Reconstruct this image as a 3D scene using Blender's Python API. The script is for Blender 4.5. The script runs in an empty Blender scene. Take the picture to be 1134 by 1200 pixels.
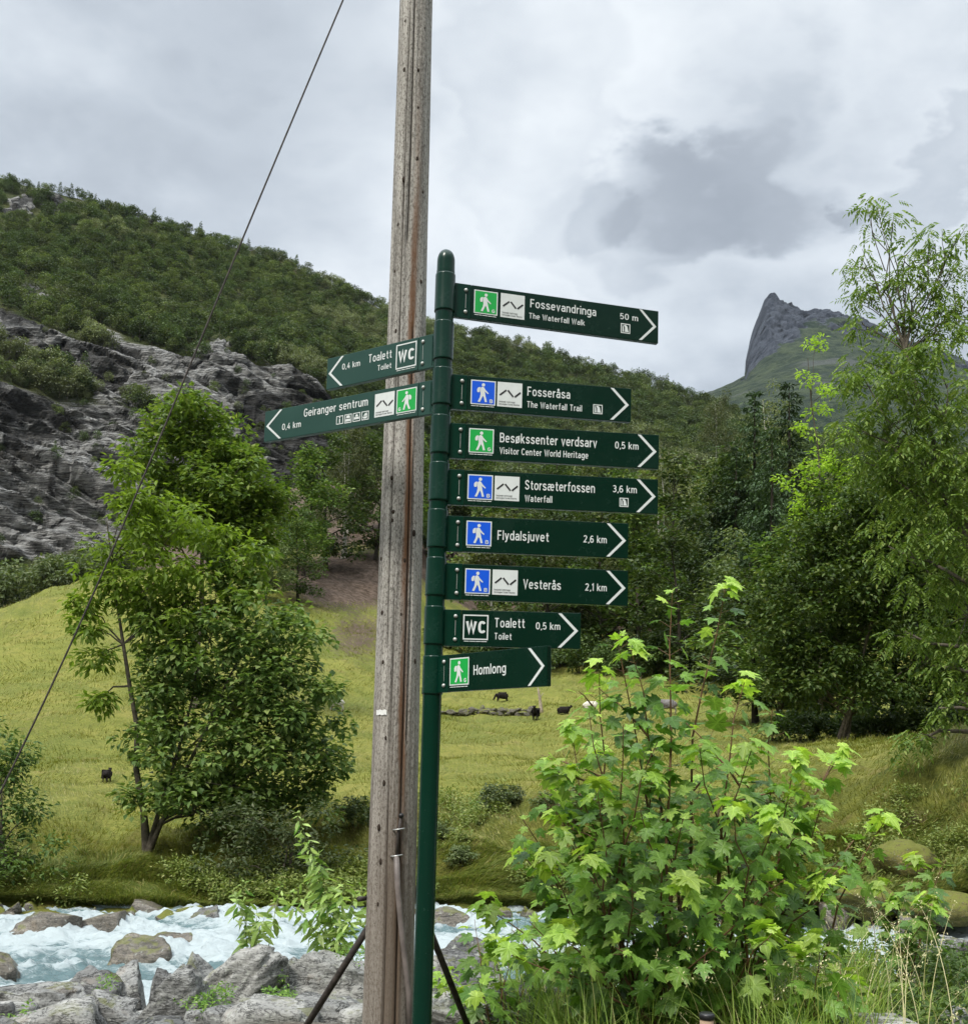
import bpy, bmesh, math, random
import numpy as np
from mathutils import Vector, Matrix
from mathutils.bvhtree import BVHTree

random.seed(7)
SC = bpy.context.scene
COL = SC.collection
R = math.radians

# ------------------------------------------------------------------ camera
EYE = np.array([0.0, 0.0, 1.6])
PITCH, ROLL, FOC, PPX, PPY = 6.0, 1.55, 1228.0, 567.0, 756.0
_p, _r = R(PITCH), R(ROLL)
FW = np.array([0, math.cos(_p), math.sin(_p)])
_R0 = np.array([1.0, 0, 0]); _U0 = np.array([0, -math.sin(_p), math.cos(_p)])
RT = _R0 * math.cos(_r) + _U0 * math.sin(_r)
UP = _U0 * math.cos(_r) - _R0 * math.sin(_r)
cam = bpy.data.cameras.new('camera')
cam.sensor_fit = 'HORIZONTAL'; cam.sensor_width = 36.0
cam.lens = 36.0 * FOC / 1134.0
cam.shift_y = (PPY - 600.0) / 1134.0
cam.clip_start = 0.05; cam.clip_end = 9000
camo = bpy.data.objects.new('camera', cam); COL.objects.link(camo)
camo.matrix_world = Matrix(((RT[0], UP[0], -FW[0], EYE[0]), (RT[1], UP[1], -FW[1], EYE[1]),
                            (RT[2], UP[2], -FW[2], EYE[2]), (0, 0, 0, 1)))
SC.camera = camo

# ------------------------------------------------------------------ exposure
SC.view_settings.view_transform = 'Standard'
SC.view_settings.look = 'None'
SC.view_settings.exposure = 1.42
SC.view_settings.gamma = 1.0
SC.view_settings.use_curve_mapping = False
SC.render.engine = 'CYCLES'
SC.cycles.max_bounces = 6
SC.cycles.transparent_max_bounces = 4
SC.cycles.use_denoising = True
HAZE_D = 2.2e-5


class NT:
    """small helper round a node tree"""
    def __init__(s, nt):
        s.nt = nt; s.N = nt.nodes; s.L = nt.links
    def n(s, t, **k):
        o = s.N.new(t)
        for a, b in k.items():
            if a.startswith('i_'):
                key = a[2:]
                key = int(key) if key.isdigit() else key.replace('_', ' ')
                o.inputs[key].default_value = b
            else:
                setattr(o, a, b)
        return o
    def l(s, a, b):
        s.L.new(a, b)
    def noise(s, vec, scale, detail=4, rough=.55, dist=0.0):
        o = s.n('ShaderNodeTexNoise'); o.inputs['Scale'].default_value = scale
        o.inputs['Detail'].default_value = detail; o.inputs['Roughness'].default_value = rough
        o.inputs['Distortion'].default_value = dist
        if vec is not None: s.l(vec, o.inputs['Vector'])
        return o.outputs['Fac']
    def ramp(s, fac, stops):
        o = s.n('ShaderNodeValToRGB'); e = o.color_ramp.elements
        while len(e) < len(stops): e.new(.5)
        for q, (p, c) in zip(e, stops):
            q.position = p; q.color = (*c, 1) if len(c) == 3 else c
        s.l(fac, o.inputs['Fac']); return o.outputs['Color']
    def mix(s, f, a, b, blend='MIX'):
        o = s.n('ShaderNodeMix', data_type='RGBA', blend_type=blend)
        for sock, v in ((o.inputs[0], f), (o.inputs[6], a), (o.inputs[7], b)):
            if isinstance(v, (int, float)): sock.default_value = v
            elif isinstance(v, tuple): sock.default_value = (*v, 1) if len(v) == 3 else v
            else: s.l(v, sock)
        return o.outputs[2]
    def math(s, op, a, b=None, c=None, clamp=False):
        o = s.n('ShaderNodeMath', operation=op); o.use_clamp = clamp
        for i, v in enumerate((a, b, c)):
            if v is None: continue
            if isinstance(v, (int, float)): o.inputs[i].default_value = v
            else: s.l(v, o.inputs[i])
        return o.outputs[0]
    def mapr(s, v, a, b, c=0.0, d=1.0):
        o = s.n('ShaderNodeMapRange'); o.interpolation_type = 'SMOOTHSTEP'
        s.l(v, o.inputs[0])
        for i, q in zip((1, 2, 3, 4), (a, b, c, d)): o.inputs[i].default_value = q
        return o.outputs[0]
    def scalevec(s, vec, sc, rot=(0, 0, 0)):
        o = s.n('ShaderNodeMapping'); o.inputs['Scale'].default_value = sc
        o.inputs['Rotation'].default_value = rot
        s.l(vec, o.inputs['Vector']); return o.outputs[0]


# ------------------------------------------------------------------ world: overcast sky
SUN_EL, SUN_AZ = 52.0, 215.0       # azimuth clockwise from +Y (behind the camera, to its left)
world = bpy.data.worlds.new('World'); SC.world = world; world.use_nodes = True
w = NT(world.node_tree)
for q in list(w.N): w.N.remove(q)
sky = w.n('ShaderNodeTexSky', sky_type='NISHITA'); sky.sun_disc = False
sky.sun_elevation = R(SUN_EL); sky.sun_rotation = R(SUN_AZ)
tc = w.n('ShaderNodeTexCoord'); gen = tc.outputs['Generated']
sep = w.n('ShaderNodeSeparateXYZ'); w.l(gen, sep.inputs[0])
zz = w.math('ADD', w.math('MAXIMUM', sep.outputs[2], 0.0), 0.32)
cx = w.math('DIVIDE', sep.outputs[0], zz); cy = w.math('DIVIDE', sep.outputs[1], zz)
cmb = w.n('ShaderNodeCombineXYZ'); w.l(cx, cmb.inputs[0]); w.l(cy, cmb.inputs[1])
cl = cmb.outputs[0]
big = w.noise(cl, 1.35, 3, .5, .3)
mid = w.noise(w.scalevec(cl, (1, 1.2, 1), (0, 0, .5)), 2.9, 6, .52, .15)
fine = w.noise(cl, 8.0, 6, .58, .15)
v = w.math('ADD', w.math('MULTIPLY', big, .5), w.math('MULTIPLY', mid, .46))
v = w.math('ADD', v, w.math('MULTIPLY', fine, .16))
v = w.math('SUBTRACT', v, .035)


def px_dir(px, py):
    d = FW * FOC + RT * (px - PPX) + UP * (PPY - py)
    return d / np.linalg.norm(d)


def cloud_spot(px, py, rad, soft, amt, val):
    d = px_dir(px, py)
    dp = w.n('ShaderNodeVectorMath', operation='DOT_PRODUCT'); dp.inputs[1].default_value = tuple(d)
    nz = w.n('ShaderNodeVectorMath', operation='NORMALIZE'); w.l(gen, nz.inputs[0])
    w.l(nz.outputs[0], dp.inputs[0])
    edge = w.math('ADD', dp.outputs['Value'], w.math('MULTIPLY', w.math('SUBTRACT', mid, .5), 0.05))
    edge = w.math('ADD', edge, w.math('MULTIPLY', w.math('SUBTRACT', fine, .5), 0.012))
    m = w.mapr(edge, math.cos(R(rad + soft)), math.cos(R(max(rad - soft, 0))), 0.0, amt)
    return w.math('SUBTRACT', val, m)


v = cloud_spot(895, 175, 2.5, 2.8, .095, v)
v = cloud_spot(830, 230, 2.1, 2.5, .07, v)
v = cloud_spot(770, 265, 1.6, 2.6, .045, v)
v = cloud_spot(620, 130, 1.5, 2.5, .05, v)
v = cloud_spot(330, 110, 2.0, 3.0, .05, v)
v = cloud_spot(1080, 130, 1.2, 2.2, .08, v)
v = cloud_spot(60, 60, 9, 7, .08, v)
v = cloud_spot(1080, 60, 5, 5, -.03, v)
ccol = w.ramp(v, [(.24, (.11, .123, .139)), (.38, (.165, .181, .199)), (.45, (.222, .242, .262)), (.52, (.284, .304, .322)), (.60, (.355, .372, .384))])
# overcast skies brighten towards the zenith
zen = w.mapr(sep.outputs[2], 0.60, 1.0, 0.0, 1.0)
ccol = w.mix(zen, ccol, w.mix(1.0, ccol, (4.6, 4.6, 4.6), 'MULTIPLY'))
bg1 = w.n('ShaderNodeBackground'); w.l(sky.outputs[0], bg1.inputs['Color']); bg1.inputs['Strength'].default_value = 0.09
bg2 = w.n('ShaderNodeBackground'); w.l(ccol, bg2.inputs['Color']); bg2.inputs['Strength'].default_value = 1.0
mx = w.n('ShaderNodeMixShader'); mx.inputs[0].default_value = 0.9
w.l(bg1.outputs[0], mx.inputs[1]); w.l(bg2.outputs[0], mx.inputs[2])
wo = w.n('ShaderNodeOutputWorld'); w.l(mx.outputs[0], wo.inputs['Surface'])

# ------------------------------------------------------------------ sun behind thin cloud
sl = bpy.data.lights.new('sun', 'SUN'); sl.energy = 1.5; sl.angle = R(14); sl.color = (1.0, .96, .88)
so = bpy.data.objects.new('sun', sl); COL.objects.link(so)
_el, _az = R(SUN_EL), R(SUN_AZ)
sd = Vector((math.sin(_az) * math.cos(_el), math.cos(_az) * math.cos(_el), math.sin(_el)))
so.rotation_euler = sd.to_track_quat('Z', 'Y').to_euler()


# ------------------------------------------------------------------ general helpers
def ray(px, py):
    return FW * FOC + RT * (px - PPX) + UP * (PPY - py)

def pt(px, py, r):
    """point on the line of sight of a photo position, at horizontal distance r"""
    d = ray(px, py); return EYE + d * (r / math.hypot(d[0], d[1]))

def pt_z(px, py, z):
    d = ray(px, py); return EYE + d * ((z - EYE[2]) / d[2])

def proj(P):
    P = np.atleast_2d(P) - EYE; f = P @ FW
    f = np.where(np.abs(f) < 1e-6, 1e-6, f)
    return PPX + FOC * (P @ RT) / f, PPY - FOC * (P @ UP) / f

def tag(o, label=None, cat=None, group=None, kind=None):
    if label: o['label'] = label
    if cat: o['category'] = cat
    if group: o['group'] = group
    if kind: o['kind'] = kind
    return o

def empty(name, loc, rz=0.0):
    o = bpy.data.objects.new(name, None); o.location = tuple(map(float, loc)); o.rotation_euler = (0, 0, rz)
    o.empty_display_size = .1; COL.objects.link(o); return o

def link(name, me, parent=None, loc=None, mat=None):
    if mat is not None and not me.materials:
        for m in (mat if isinstance(mat, (list, tuple)) else [mat]): me.materials.append(m)
    o = bpy.data.objects.new(name, me); COL.objects.link(o)
    if parent is not None: o.parent = parent
    if loc is not None: o.location = tuple(map(float, loc))
    return o

def mesh_np(name, V, F, smooth=False, mats=None, midx=None):
    """F: (M,k) array, or a list of such arrays"""
    me = bpy.data.meshes.new(name)
    Fs = F if isinstance(F, list) else [F]
    Fs = [np.asarray(f, dtype=np.int32) for f in Fs if len(f)]
    V = np.asarray(V, dtype=np.float32)
    me.vertices.add(len(V)); me.vertices.foreach_set('co', V.ravel())
    nl = sum(f.size for f in Fs); npoly = sum(len(f) for f in Fs)
    me.loops.add(nl); me.loops.foreach_set('vertex_index', np.concatenate([f.ravel() for f in Fs]))
    me.polygons.add(npoly)
    tot = np.concatenate([np.full(len(f), f.shape[1], dtype=np.int32) for f in Fs])
    st = np.concatenate([[0], np.cumsum(tot)[:-1]]).astype(np.int32)
    me.polygons.foreach_set('loop_start', st); me.polygons.foreach_set('loop_total', tot)
    if midx is not None: me.polygons.foreach_set('material_index', np.asarray(midx, dtype=np.int32))
    me.polygons.foreach_set('use_smooth', np.full(npoly, smooth, dtype=bool))
    me.update(calc_edges=True)
    for m in (mats or []): me.materials.append(m)
    return me

def add_attr(me, name, arr):
    a = me.attributes.new(name, 'FLOAT', 'POINT'); a.data.foreach_set('value', np.asarray(arr, dtype=np.float32))

def _hash(ix, iy, iz, seed):
    h = (ix * 374761393 + iy * 668265263 + iz * 2147483647 + seed * 1274126177) & 0xffffffff
    h = ((h ^ (h >> 13)) * 1274126177) & 0xffffffff
    h = h ^ (h >> 16)
    return (h & 0xffff) / 65535.0

def vnoise(P, seed=0):
    P = np.asarray(P, dtype=np.float64); i = np.floor(P).astype(np.int64); f = P - i
    u = f * f * (3 - 2 * f); out = 0
    for dx in (0, 1):
        for dy in (0, 1):
            for dz in (0, 1):
                wt = (u[:, 0] if dx else 1 - u[:, 0]) * (u[:, 1] if dy else 1 - u[:, 1]) * (u[:, 2] if dz else 1 - u[:, 2])
                out = out + wt * _hash(i[:, 0] + dx, i[:, 1] + dy, i[:, 2] + dz, seed)
    return out

def fbm(P, octs=4, seed=0, gain=.5, ridged=False):
    P = np.asarray(P, dtype=np.float64); a, s, t = 1.0, 0.0, 0.0
    for k in range(octs):
        n = vnoise(P * (2.03 ** k) + 17.3 * k, seed + k)
        if ridged: n = 1 - abs(2 * n - 1)
        s = s + a * n; t += a; a *= gain
    return s / t

def sstep(a, b, x):
    t = np.clip((x - a) / (b - a), 0, 1); return t * t * (3 - 2 * t)

def tubes(polys, sides=6, cap=False):
    """polys: list of (points, radii)"""
    V, F, off = [], [], 0
    ang = np.arange(sides) * 2 * math.pi / sides
    for P, rad in polys:
        P = np.asarray(P, float); n = len(P)
        T = np.gradient(P, axis=0); T /= np.linalg.norm(T, axis=1)[:, None] + 1e-9
        ref = np.array([1.0, 0.13, 0.07]) if abs(T[0][2]) > .7 else np.array([0.05, 0.1, 1.0])
        A = np.cross(T, ref); A /= np.linalg.norm(A, axis=1)[:, None] + 1e-9
        B = np.cross(T, A)
        rad = np.broadcast_to(np.asarray(rad, float), (n,))
        ring = P[:, None, :] + rad[:, None, None] * (np.cos(ang)[None, :, None] * A[:, None, :] + np.sin(ang)[None, :, None] * B[:, None, :])
        V.append(ring.reshape(-1, 3))
        i = np.arange(n - 1)[:, None] * sides; j = np.arange(sides)[None, :]; j2 = (j + 1) % sides
        F.append(np.stack([i + j, i + j2, i + sides + j2, i + sides + j], -1).reshape(-1, 4) + off)
        off += n * sides
        if cap:
            V.append(P[[0, -1]])
            a = off; b = off + 1; s0 = off - n * sides; s1 = off - sides
            jj = np.arange(sides); j2 = (jj + 1) % sides
            F.append(np.stack([s0 + j2, s0 + jj, np.full(sides, a), np.full(sides, a)], -1))
            F.append(np.stack([s1 + jj, s1 + j2, np.full(sides, b), np.full(sides, b)], -1))
            off += 2
    V = np.concatenate(V); F = np.concatenate(F)
    tri = F[F[:, 2] == F[:, 3]][:, :3]; quad = F[F[:, 2] != F[:, 3]]
    return V, [quad, tri]

def box_bm(bm, x0, x1, y0, y1, z0, z1, bevel=0.0):
    vs = [bm.verts.new((x, y, z)) for x in (x0, x1) for y in (y0, y1) for z in (z0, z1)]
    fs = [(0, 1, 3, 2), (4, 6, 7, 5), (0, 4, 5, 1), (2, 3, 7, 6), (0, 2, 6, 4), (1, 5, 7, 3)]
    fa = [bm.faces.new([vs[i] for i in f]) for f in fs]
    if bevel:
        es = {e for f in fa for e in f.edges}
        bmesh.ops.bevel(bm, geom=list(es), offset=bevel, segments=2, affect='EDGES', profile=.6)

def bm_mesh(name, bm, mat=None, smooth=False):
    bmesh.ops.recalc_face_normals(bm, faces=bm.faces)
    me = bpy.data.meshes.new(name); bm.to_mesh(me); bm.free()
    if mat: me.materials.append(mat)
    if smooth:
        for p in me.polygons: p.use_smooth = True
    return me


# ------------------------------------------------------------------ materials
def new_mat(name):
    m = bpy.data.materials.new(name); m.use_nodes = True
    t = NT(m.node_tree)
    for q in list(t.N): t.N.remove(q)
    out = t.n('ShaderNodeOutputMaterial')
    b = t.n('ShaderNodeBsdfPrincipled'); t.l(b.outputs[0], out.inputs['Surface'])
    return m, t, b, out

def setc(t, sock, v):
    if isinstance(v, tuple): sock.default_value = (*v, 1) if len(v) == 3 else v
    else: t.l(v, sock)

def plain(name, col, rough=.5, spec=.5, var=.0, scale=8.0, metal=0.0, bump=0.0):
    m, t, b, out = new_mat(name)
    tcn = t.n('ShaderNodeTexCoord').outputs['Object']
    if var:
        n = t.noise(tcn, scale, 5, .6)
        c = t.mix(t.mapr(n, .3, .7), tuple(x * (1 - var) for x in col), tuple(min(1, x * (1 + var)) for x in col))
        t.l(c, b.inputs['Base Color'])
    else: b.inputs['Base Color'].default_value = (*col, 1)
    b.inputs['Roughness'].default_value = rough; b.inputs['Metallic'].default_value = metal
    b.inputs['Specular IOR Level'].default_value = spec
    if bump:
        bn = t.n('ShaderNodeBump'); bn.inputs['Strength'].default_value = bump; bn.inputs['Distance'].default_value = .01
        t.l(t.noise(tcn, scale * 3, 5, .6), bn.inputs['Height']); t.l(bn.outputs[0], b.inputs['Normal'])
    return m

def leaf_mat(name, c1, c2, trans=.3, rough=.5, spec=.25, c3=None, vein=False):
    m, t, b, out = new_mat(name)
    g = t.n('ShaderNodeNewGeometry'); oi = t.n('ShaderNodeObjectInfo')
    f = t.math('FRACT', t.math('ADD', g.outputs['Random Per Island'], oi.outputs['Random']))
    c = t.mix(f, c1, c2)
    if c3 is not None:
        f2 = t.math('FRACT', t.math('MULTIPLY', f, 17.31))
        c = t.mix(t.mapr(f2, .82, .98), c, c3)
    per = t.mapr(oi.outputs['Random'], 0, 1, .66, 1.34)
    hs = t.n('ShaderNodeHueSaturation'); t.l(per, hs.inputs['Value']); t.l(c, hs.inputs['Color'])
    hs.inputs['Saturation'].default_value = 1.0
    c = hs.outputs[0]
    if vein:
        va = t.n('ShaderNodeAttribute', attribute_name='vein').outputs['Fac']
        c = t.mix(t.mapr(va, .72, 1.0, 0, .55), c, t.mix(1.0, c, (1.9, 1.7, 2.2), 'MULTIPLY'))
        pn = t.noise(t.n('ShaderNodeTexCoord').outputs['Object'], 9.0, 4, .65)
        c = t.mix(t.mapr(pn, .45, .75, 0, .5), c, t.mix(1.0, c, (.55, .62, .5), 'MULTIPLY'))
        c = t.mix(t.mapr(t.noise(t.n('ShaderNodeTexCoord').outputs['Object'], 2.1, 3, .6), .66, .72, 0, .5), c, (.20, .17, .05))
    t.l(c, b.inputs['Base Color']); b.inputs['Roughness'].default_value = rough
    b.inputs['Specular IOR Level'].default_value = spec
    tr = t.n('ShaderNodeBsdfTranslucent')
    t.l(t.mix(1.0, c, (1.25, 1.3, .6), 'MULTIPLY'), tr.inputs['Color'])
    ms = t.n('ShaderNodeMixShader'); ms.inputs[0].default_value = trans
    t.l(b.outputs[0], ms.inputs[1]); t.l(tr.outputs[0], ms.inputs[2]); t.l(ms.outputs[0], out.inputs['Surface'])
    return m

M = {}
M['leaf_mid'] = leaf_mat('leaf_mid_green', (.045, .092, .020), (.125, .19, .045), c3=(.20, .25, .07))
M['leaf_front'] = leaf_mat('leaf_front_green', (.055, .105, .024), (.145, .205, .055), .35, c3=(.22, .27, .09))
M['leaf_dark'] = leaf_mat('leaf_dark_green', (.032, .062, .018), (.085, .13, .034), c3=(.13, .17, .055))
M['leaf_lime'] = leaf_mat('leaf_lime_green', (.17, .28, .03), (.31, .43, .065), .45)
M['leaf_ash'] = leaf_mat('leaf_ash_green', (.085, .155, .028), (.19, .27, .055), .35, c3=(.25, .31, .08))
M['leaf_grey'] = leaf_mat('leaf_grey_green', (.06, .09, .035), (.12, .155, .06), c3=(.17, .19, .09))
M['leaf_olive'] = leaf_mat('leaf_olive_green', (.07, .095, .032), (.15, .175, .06), c3=(.20, .21, .09))
M['needle'] = leaf_mat('spruce_needles', (.022, .046, .018), (.06, .10, .036), .15)
M['far_a'] = leaf_mat('hill_leaf_green', (.07, .10, .036), (.145, .18, .065), .2)
M['far_b'] = leaf_mat('hill_leaf_dark', (.042, .072, .03), (.095, .13, .05), .2)
M['far_c'] = leaf_mat('hill_leaf_pale', (.11, .135, .07), (.20, .225, .115), .2)
M['maple'] = leaf_mat('maple_leaf', (.085, .19, .026), (.19, .32, .055), .38, .42, .4, c3=(.26, .38, .08), vein=True)
M['maple_dark'] = leaf_mat('maple_leaf_dark', (.05, .115, .02), (.10, .19, .035), .3, .42, .4, vein=True)
M['maple_young'] = leaf_mat('maple_leaf_young', (.21, .36, .045), (.36, .49, .08), .42, .4, .4, vein=True)
M['willow'] = leaf_mat('willow_leaf', (.17, .27, .06), (.34, .44, .14), .4, .4, .4)
M['grass'] = leaf_mat('meadow_grass_blade', (.13, .155, .03), (.29, .28, .07), .3, c3=(.32, .29, .12))
M['grass_bank'] = leaf_mat('bank_grass_blade', (.075, .11, .022), (.19, .215, .05), .3, c3=(.28, .24, .09))
M['grass_near'] = leaf_mat('near_grass_blade', (.12, .20, .035), (.27, .36, .08), .35, c3=(.42, .40, .18))
M['dry'] = leaf_mat('dry_grass', (.36, .32, .17), (.50, .46, .28), .2)
M['bank_herb'] = leaf_mat('bank_herb_leaf', (.08, .115, .025), (.17, .205, .055), .3, c3=(.24, .25, .09))
M['herb'] = leaf_mat('herb_leaf', (.05, .10, .02), (.12, .19, .045), .3)
M['bark'] = plain('bark_grey', (.10, .085, .065), .85, .2, .4, 9, bump=.5)
M['bark_dark'] = plain('bark_dark', (.045, .038, .028), .85, .2, .4, 9, bump=.5)
M['bark_birch'] = plain('bark_birch', (.40, .38, .33), .8, .2, .35, 5)
M['stem'] = plain('maple_stem', (.16, .085, .045), .6, .4, .3, 12)
M['stem_green'] = plain('green_stem', (.17, .22, .06), .6, .4, .3, 12)
M['white_print'] = plain('white_print', (.60, .63, .62), .35, .5, .03, 40)
M['green_plate'] = plain('green_pictogram', (.008, .33, .055), .3, .5)
M['blue_plate'] = plain('blue_pictogram', (.004, .085, .62), .3, .5)
M['black_print'] = plain('black_print', (.01, .01, .012), .4, .5)
M['bolt'] = plain('bolt_steel', (.42, .43, .41), .4, .5, .1, 60, metal=.3)
M['iron'] = plain('rusty_iron', (.035, .028, .024), .7, .4, .5, 30, bump=.3)
M['conduit'] = plain('conduit_grey', (.16, .135, .125), .55, .4, .25, 14)
M['galv'] = plain('galvanised_steel', (.42, .42, .41), .4, .5, .2, 50, metal=.7)
M['knot'] = plain('knot_dark', (.035, .026, .02), .9, .1, .3, 60)
M['tape'] = plain('white_tape', (.72, .72, .70), .5, .4, .1, 90)
M['wool_black'] = plain('black_wool', (.018, .015, .014), .95, .1, .5, 14, bump=.5)
M['wool_white'] = plain('white_wool', (.52, .49, .42), .95, .1, .2, 14, bump=.5)
M['wool_grey'] = plain('grey_wool', (.16, .15, .15), .95, .1, .3, 14, bump=.5)
M['cap_black'] = plain('black_cap', (.012, .012, .013), .4, .5)
M['lamp_wood'] = plain('pale_wood', (.55, .40, .28), .6, .3, .15, 25)


def sign_paint(name, col, rough):
    m, t, b, out = new_mat(name)
    tcn = t.n('ShaderNodeTexCoord').outputs['Object']
    dirt = t.mapr(t.noise(tcn, 6, 6, .65), .45, .8)
    speck = t.mapr(t.noise(tcn, 160, 2, .5), .70, .78)
    c = t.mix(t.math('MULTIPLY', dirt, .35), col, tuple(x * 1.4 + .004 for x in col))
    c = t.mix(t.math('MULTIPLY', speck, .12), c, (.25, .28, .24))
    t.l(c, b.inputs['Base Color'])
    t.l(t.math('ADD', t.math('MULTIPLY', dirt, .12), rough), b.inputs['Roughness'])
    b.inputs['Specular IOR Level'].default_value = .25
    bn = t.n('ShaderNodeBump'); bn.inputs['Strength'].default_value = .06; bn.inputs['Distance'].default_value = .003
    t.l(t.noise(tcn, 40, 3, .5), bn.inputs['Height']); t.l(bn.outputs[0], b.inputs['Normal'])
    return m

M['blade'] = sign_paint('dark_green_sign_film', (.0006, .0155, .0085), .24)
M['blade_painted_sheen'] = sign_paint('green_sign_film_painted_sheen', (.019, .055, .044), .30)  # lighter base colour paints in the sky reflected by the left-pointing blades
M['post'] = sign_paint('green_enamel', (.0012, .023, .0135), .22)


def rock_mat(name, dark, light, moss=.5, scale=1.0, warm=.15, wet=False):
    m, t, b, out = new_mat(name)
    tcn = t.n('ShaderNodeTexCoord').outputs['Object']
    oi = t.n('ShaderNodeObjectInfo').outputs['Random']
    cm = t.n('ShaderNodeCombineXYZ'); t.l(t.math('MULTIPLY', oi, 31.0), cm.inputs[0]); t.l(t.math('MULTIPLY', oi, 77.0), cm.inputs[2])
    va = t.n('ShaderNodeVectorMath', operation='ADD'); t.l(tcn, va.inputs[0]); t.l(cm.outputs[0], va.inputs[1]); p = va.outputs[0]
    band = t.noise(t.scalevec(p, (1, 1, 5), (.5, .35, 0)), 3 * scale, 7, .7, .4)
    blot = t.noise(p, 2.2 * scale, 5, .6)
    speck = t.noise(p, 38 * scale, 3, .7)
    c = t.ramp(band, [(.30, dark), (.5, tuple((a + q) / 2 for a, q in zip(dark, light))), (.68, light)])
    c = t.mix(t.mapr(blot, .45, .7, 0, .55), c, tuple(x * 1.25 for x in light))
    c = t.mix(t.mapr(speck, .50, .62, 0, .6), c, tuple(x * .4 for x in dark))
    fis = t.noise(t.scalevec(p, (1, 1, 4), (.5, .35, 0)), 2.2 * scale, 6, .7, .8)
    c = t.mix(t.mapr(t.math('ABSOLUTE', t.math('SUBTRACT', fis, .5)), .022, .004, 0, .85), c, tuple(x * .22 for x in dark))
    c = t.mix(t.mapr(t.noise(p, 5 * scale, 3, .6), .58, .72, 0, warm), c, (.26, .17, .08))
    lich = t.mapr(t.noise(p, 14 * scale, 4, .7), .60, .66, 0, .6)
    c = t.mix(lich, c, (.36, .37, .33))
    g = t.n('ShaderNodeNewGeometry'); sp = t.n('ShaderNodeSeparateXYZ'); t.l(g.outputs['Normal'], sp.inputs[0])
    mz = t.mapr(sp.outputs[2], .25, .85, 0, 1)
    mo = t.mapr(t.math('ADD', t.math('MULTIPLY', t.noise(p, 3.2 * scale, 6, .7), 1.0), t.math('MULTIPLY', mz, .16)), .74 - .2 * moss, .80 - .2 * moss, 0, min(1, moss * 1.6))
    mc = t.mix(t.noise(p, 25 * scale, 3, .6), (.05, .065, .012), (.17, .17, .03))
    c = t.mix(mo, c, mc)
    t.l(c, b.inputs['Base Color'])
    b.inputs['Roughness'].default_value = .35 if wet else .8
    b.inputs['Specular IOR Level'].default_value = .5 if wet else .25
    bn = t.n('ShaderNodeBump'); bn.inputs['Strength'].default_value = .75; bn.inputs['Distance'].default_value = .035 / scale
    hh = t.math('ADD', t.math('MULTIPLY', band, 1.2), t.math('MULTIPLY', t.noise(p, 16 * scale, 6, .7), .8))
    t.l(hh, bn.inputs['Height']); t.l(bn.outputs[0], b.inputs['Normal'])
    return m

M['rock'] = rock_mat('grey_schist', (.10, .10, .098), (.30, .30, .285), .30)
M['rock_pale'] = rock_mat('pale_schist', (.15, .148, .14), (.38, .375, .35), .22)
M['rock_dark'] = rock_mat('dark_schist', (.055, .055, .055), (.17, .17, .165), .28)
M['rock_moss'] = rock_mat('mossy_schist', (.07, .065, .055), (.22, .20, .17), .95)
M['rock_wet'] = rock_mat('wet_brown_schist', (.05, .043, .034), (.20, .175, .14), .45, wet=True)
M['moss_mound'] = rock_mat('orange_moss', (.06, .065, .018), (.15, .13, .035), .9, 3, .6)


# ------------------------------------------------------------------ lofted terrain (contours authored from the view, at real distances)
def contour(pts):
    """pts: (px, py, r) or (px, py, None, z); returns az, r, z arrays"""
    A = []
    for q in pts:
        if q[1] is None:      # free point: column, distance and height given
            d = ray(q[0], 1100); k_ = q[2] / math.hypot(d[0], d[1]); P = np.array([d[0] * k_, d[1] * k_, q[3]])
            A.append((math.atan2(P[0], P[1]), q[2], q[3])); continue
        P = pt(q[0], q[1], q[2]) if q[2] is not None else pt_z(q[0], q[1], q[3])
        A.append((math.atan2(P[0], P[1]), math.hypot(P[0], P[1]), P[2]))
    A.sort(); return np.array(A)

def crom(a, b, c, d, t):
    return .5 * ((2 * b) + (c - a) * t + (2 * a - 5 * b + 4 * c - d) * t * t + (-a + 3 * b - 3 * c + d) * t ** 3)

def loft(conts, subs, az0, az1, naz, linear=False):
    az = np.linspace(az0, az1, naz)
    Rr = np.array([np.interp(az, c[:, 0], c[:, 1]) for c in conts]); Z = np.array([np.interp(az, c[:, 0], c[:, 2]) for c in conts])
    rr, zz_ = [], []
    n = len(conts)
    for k in range(n - 1):
        i0, i3 = max(k - 1, 0), min(k + 2, n - 1)
        for s in range(subs[k]):
            t = s / subs[k]
            if linear:
                rr.append(Rr[k] * (1 - t) + Rr[k + 1] * t); zz_.append(Z[k] * (1 - t) + Z[k + 1] * t)
            else:
                m = lambda X: .6 * crom(X[i0], X[k], X[k + 1], X[i3], t) + .4 * (X[k] * (1 - t) + X[k + 1] * t)
                rr.append(m(Rr)); zz_.append(m(Z))
    rr.append(Rr[-1]); zz_.append(Z[-1])
    rr = np.array(rr); zz_ = np.array(zz_)
    G = np.stack([rr * np.sin(az)[None], rr * np.cos(az)[None], zz_], -1)
    return G

def grid_faces(nr, nc):
    i = np.arange(nr - 1)[:, None] * nc; j = np.arange(nc - 1)[None]
    return np.stack([i + j, i + j + 1, i + nc + j + 1, i + nc + j], -1).reshape(-1, 4)

WZ = -1.4
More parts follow.
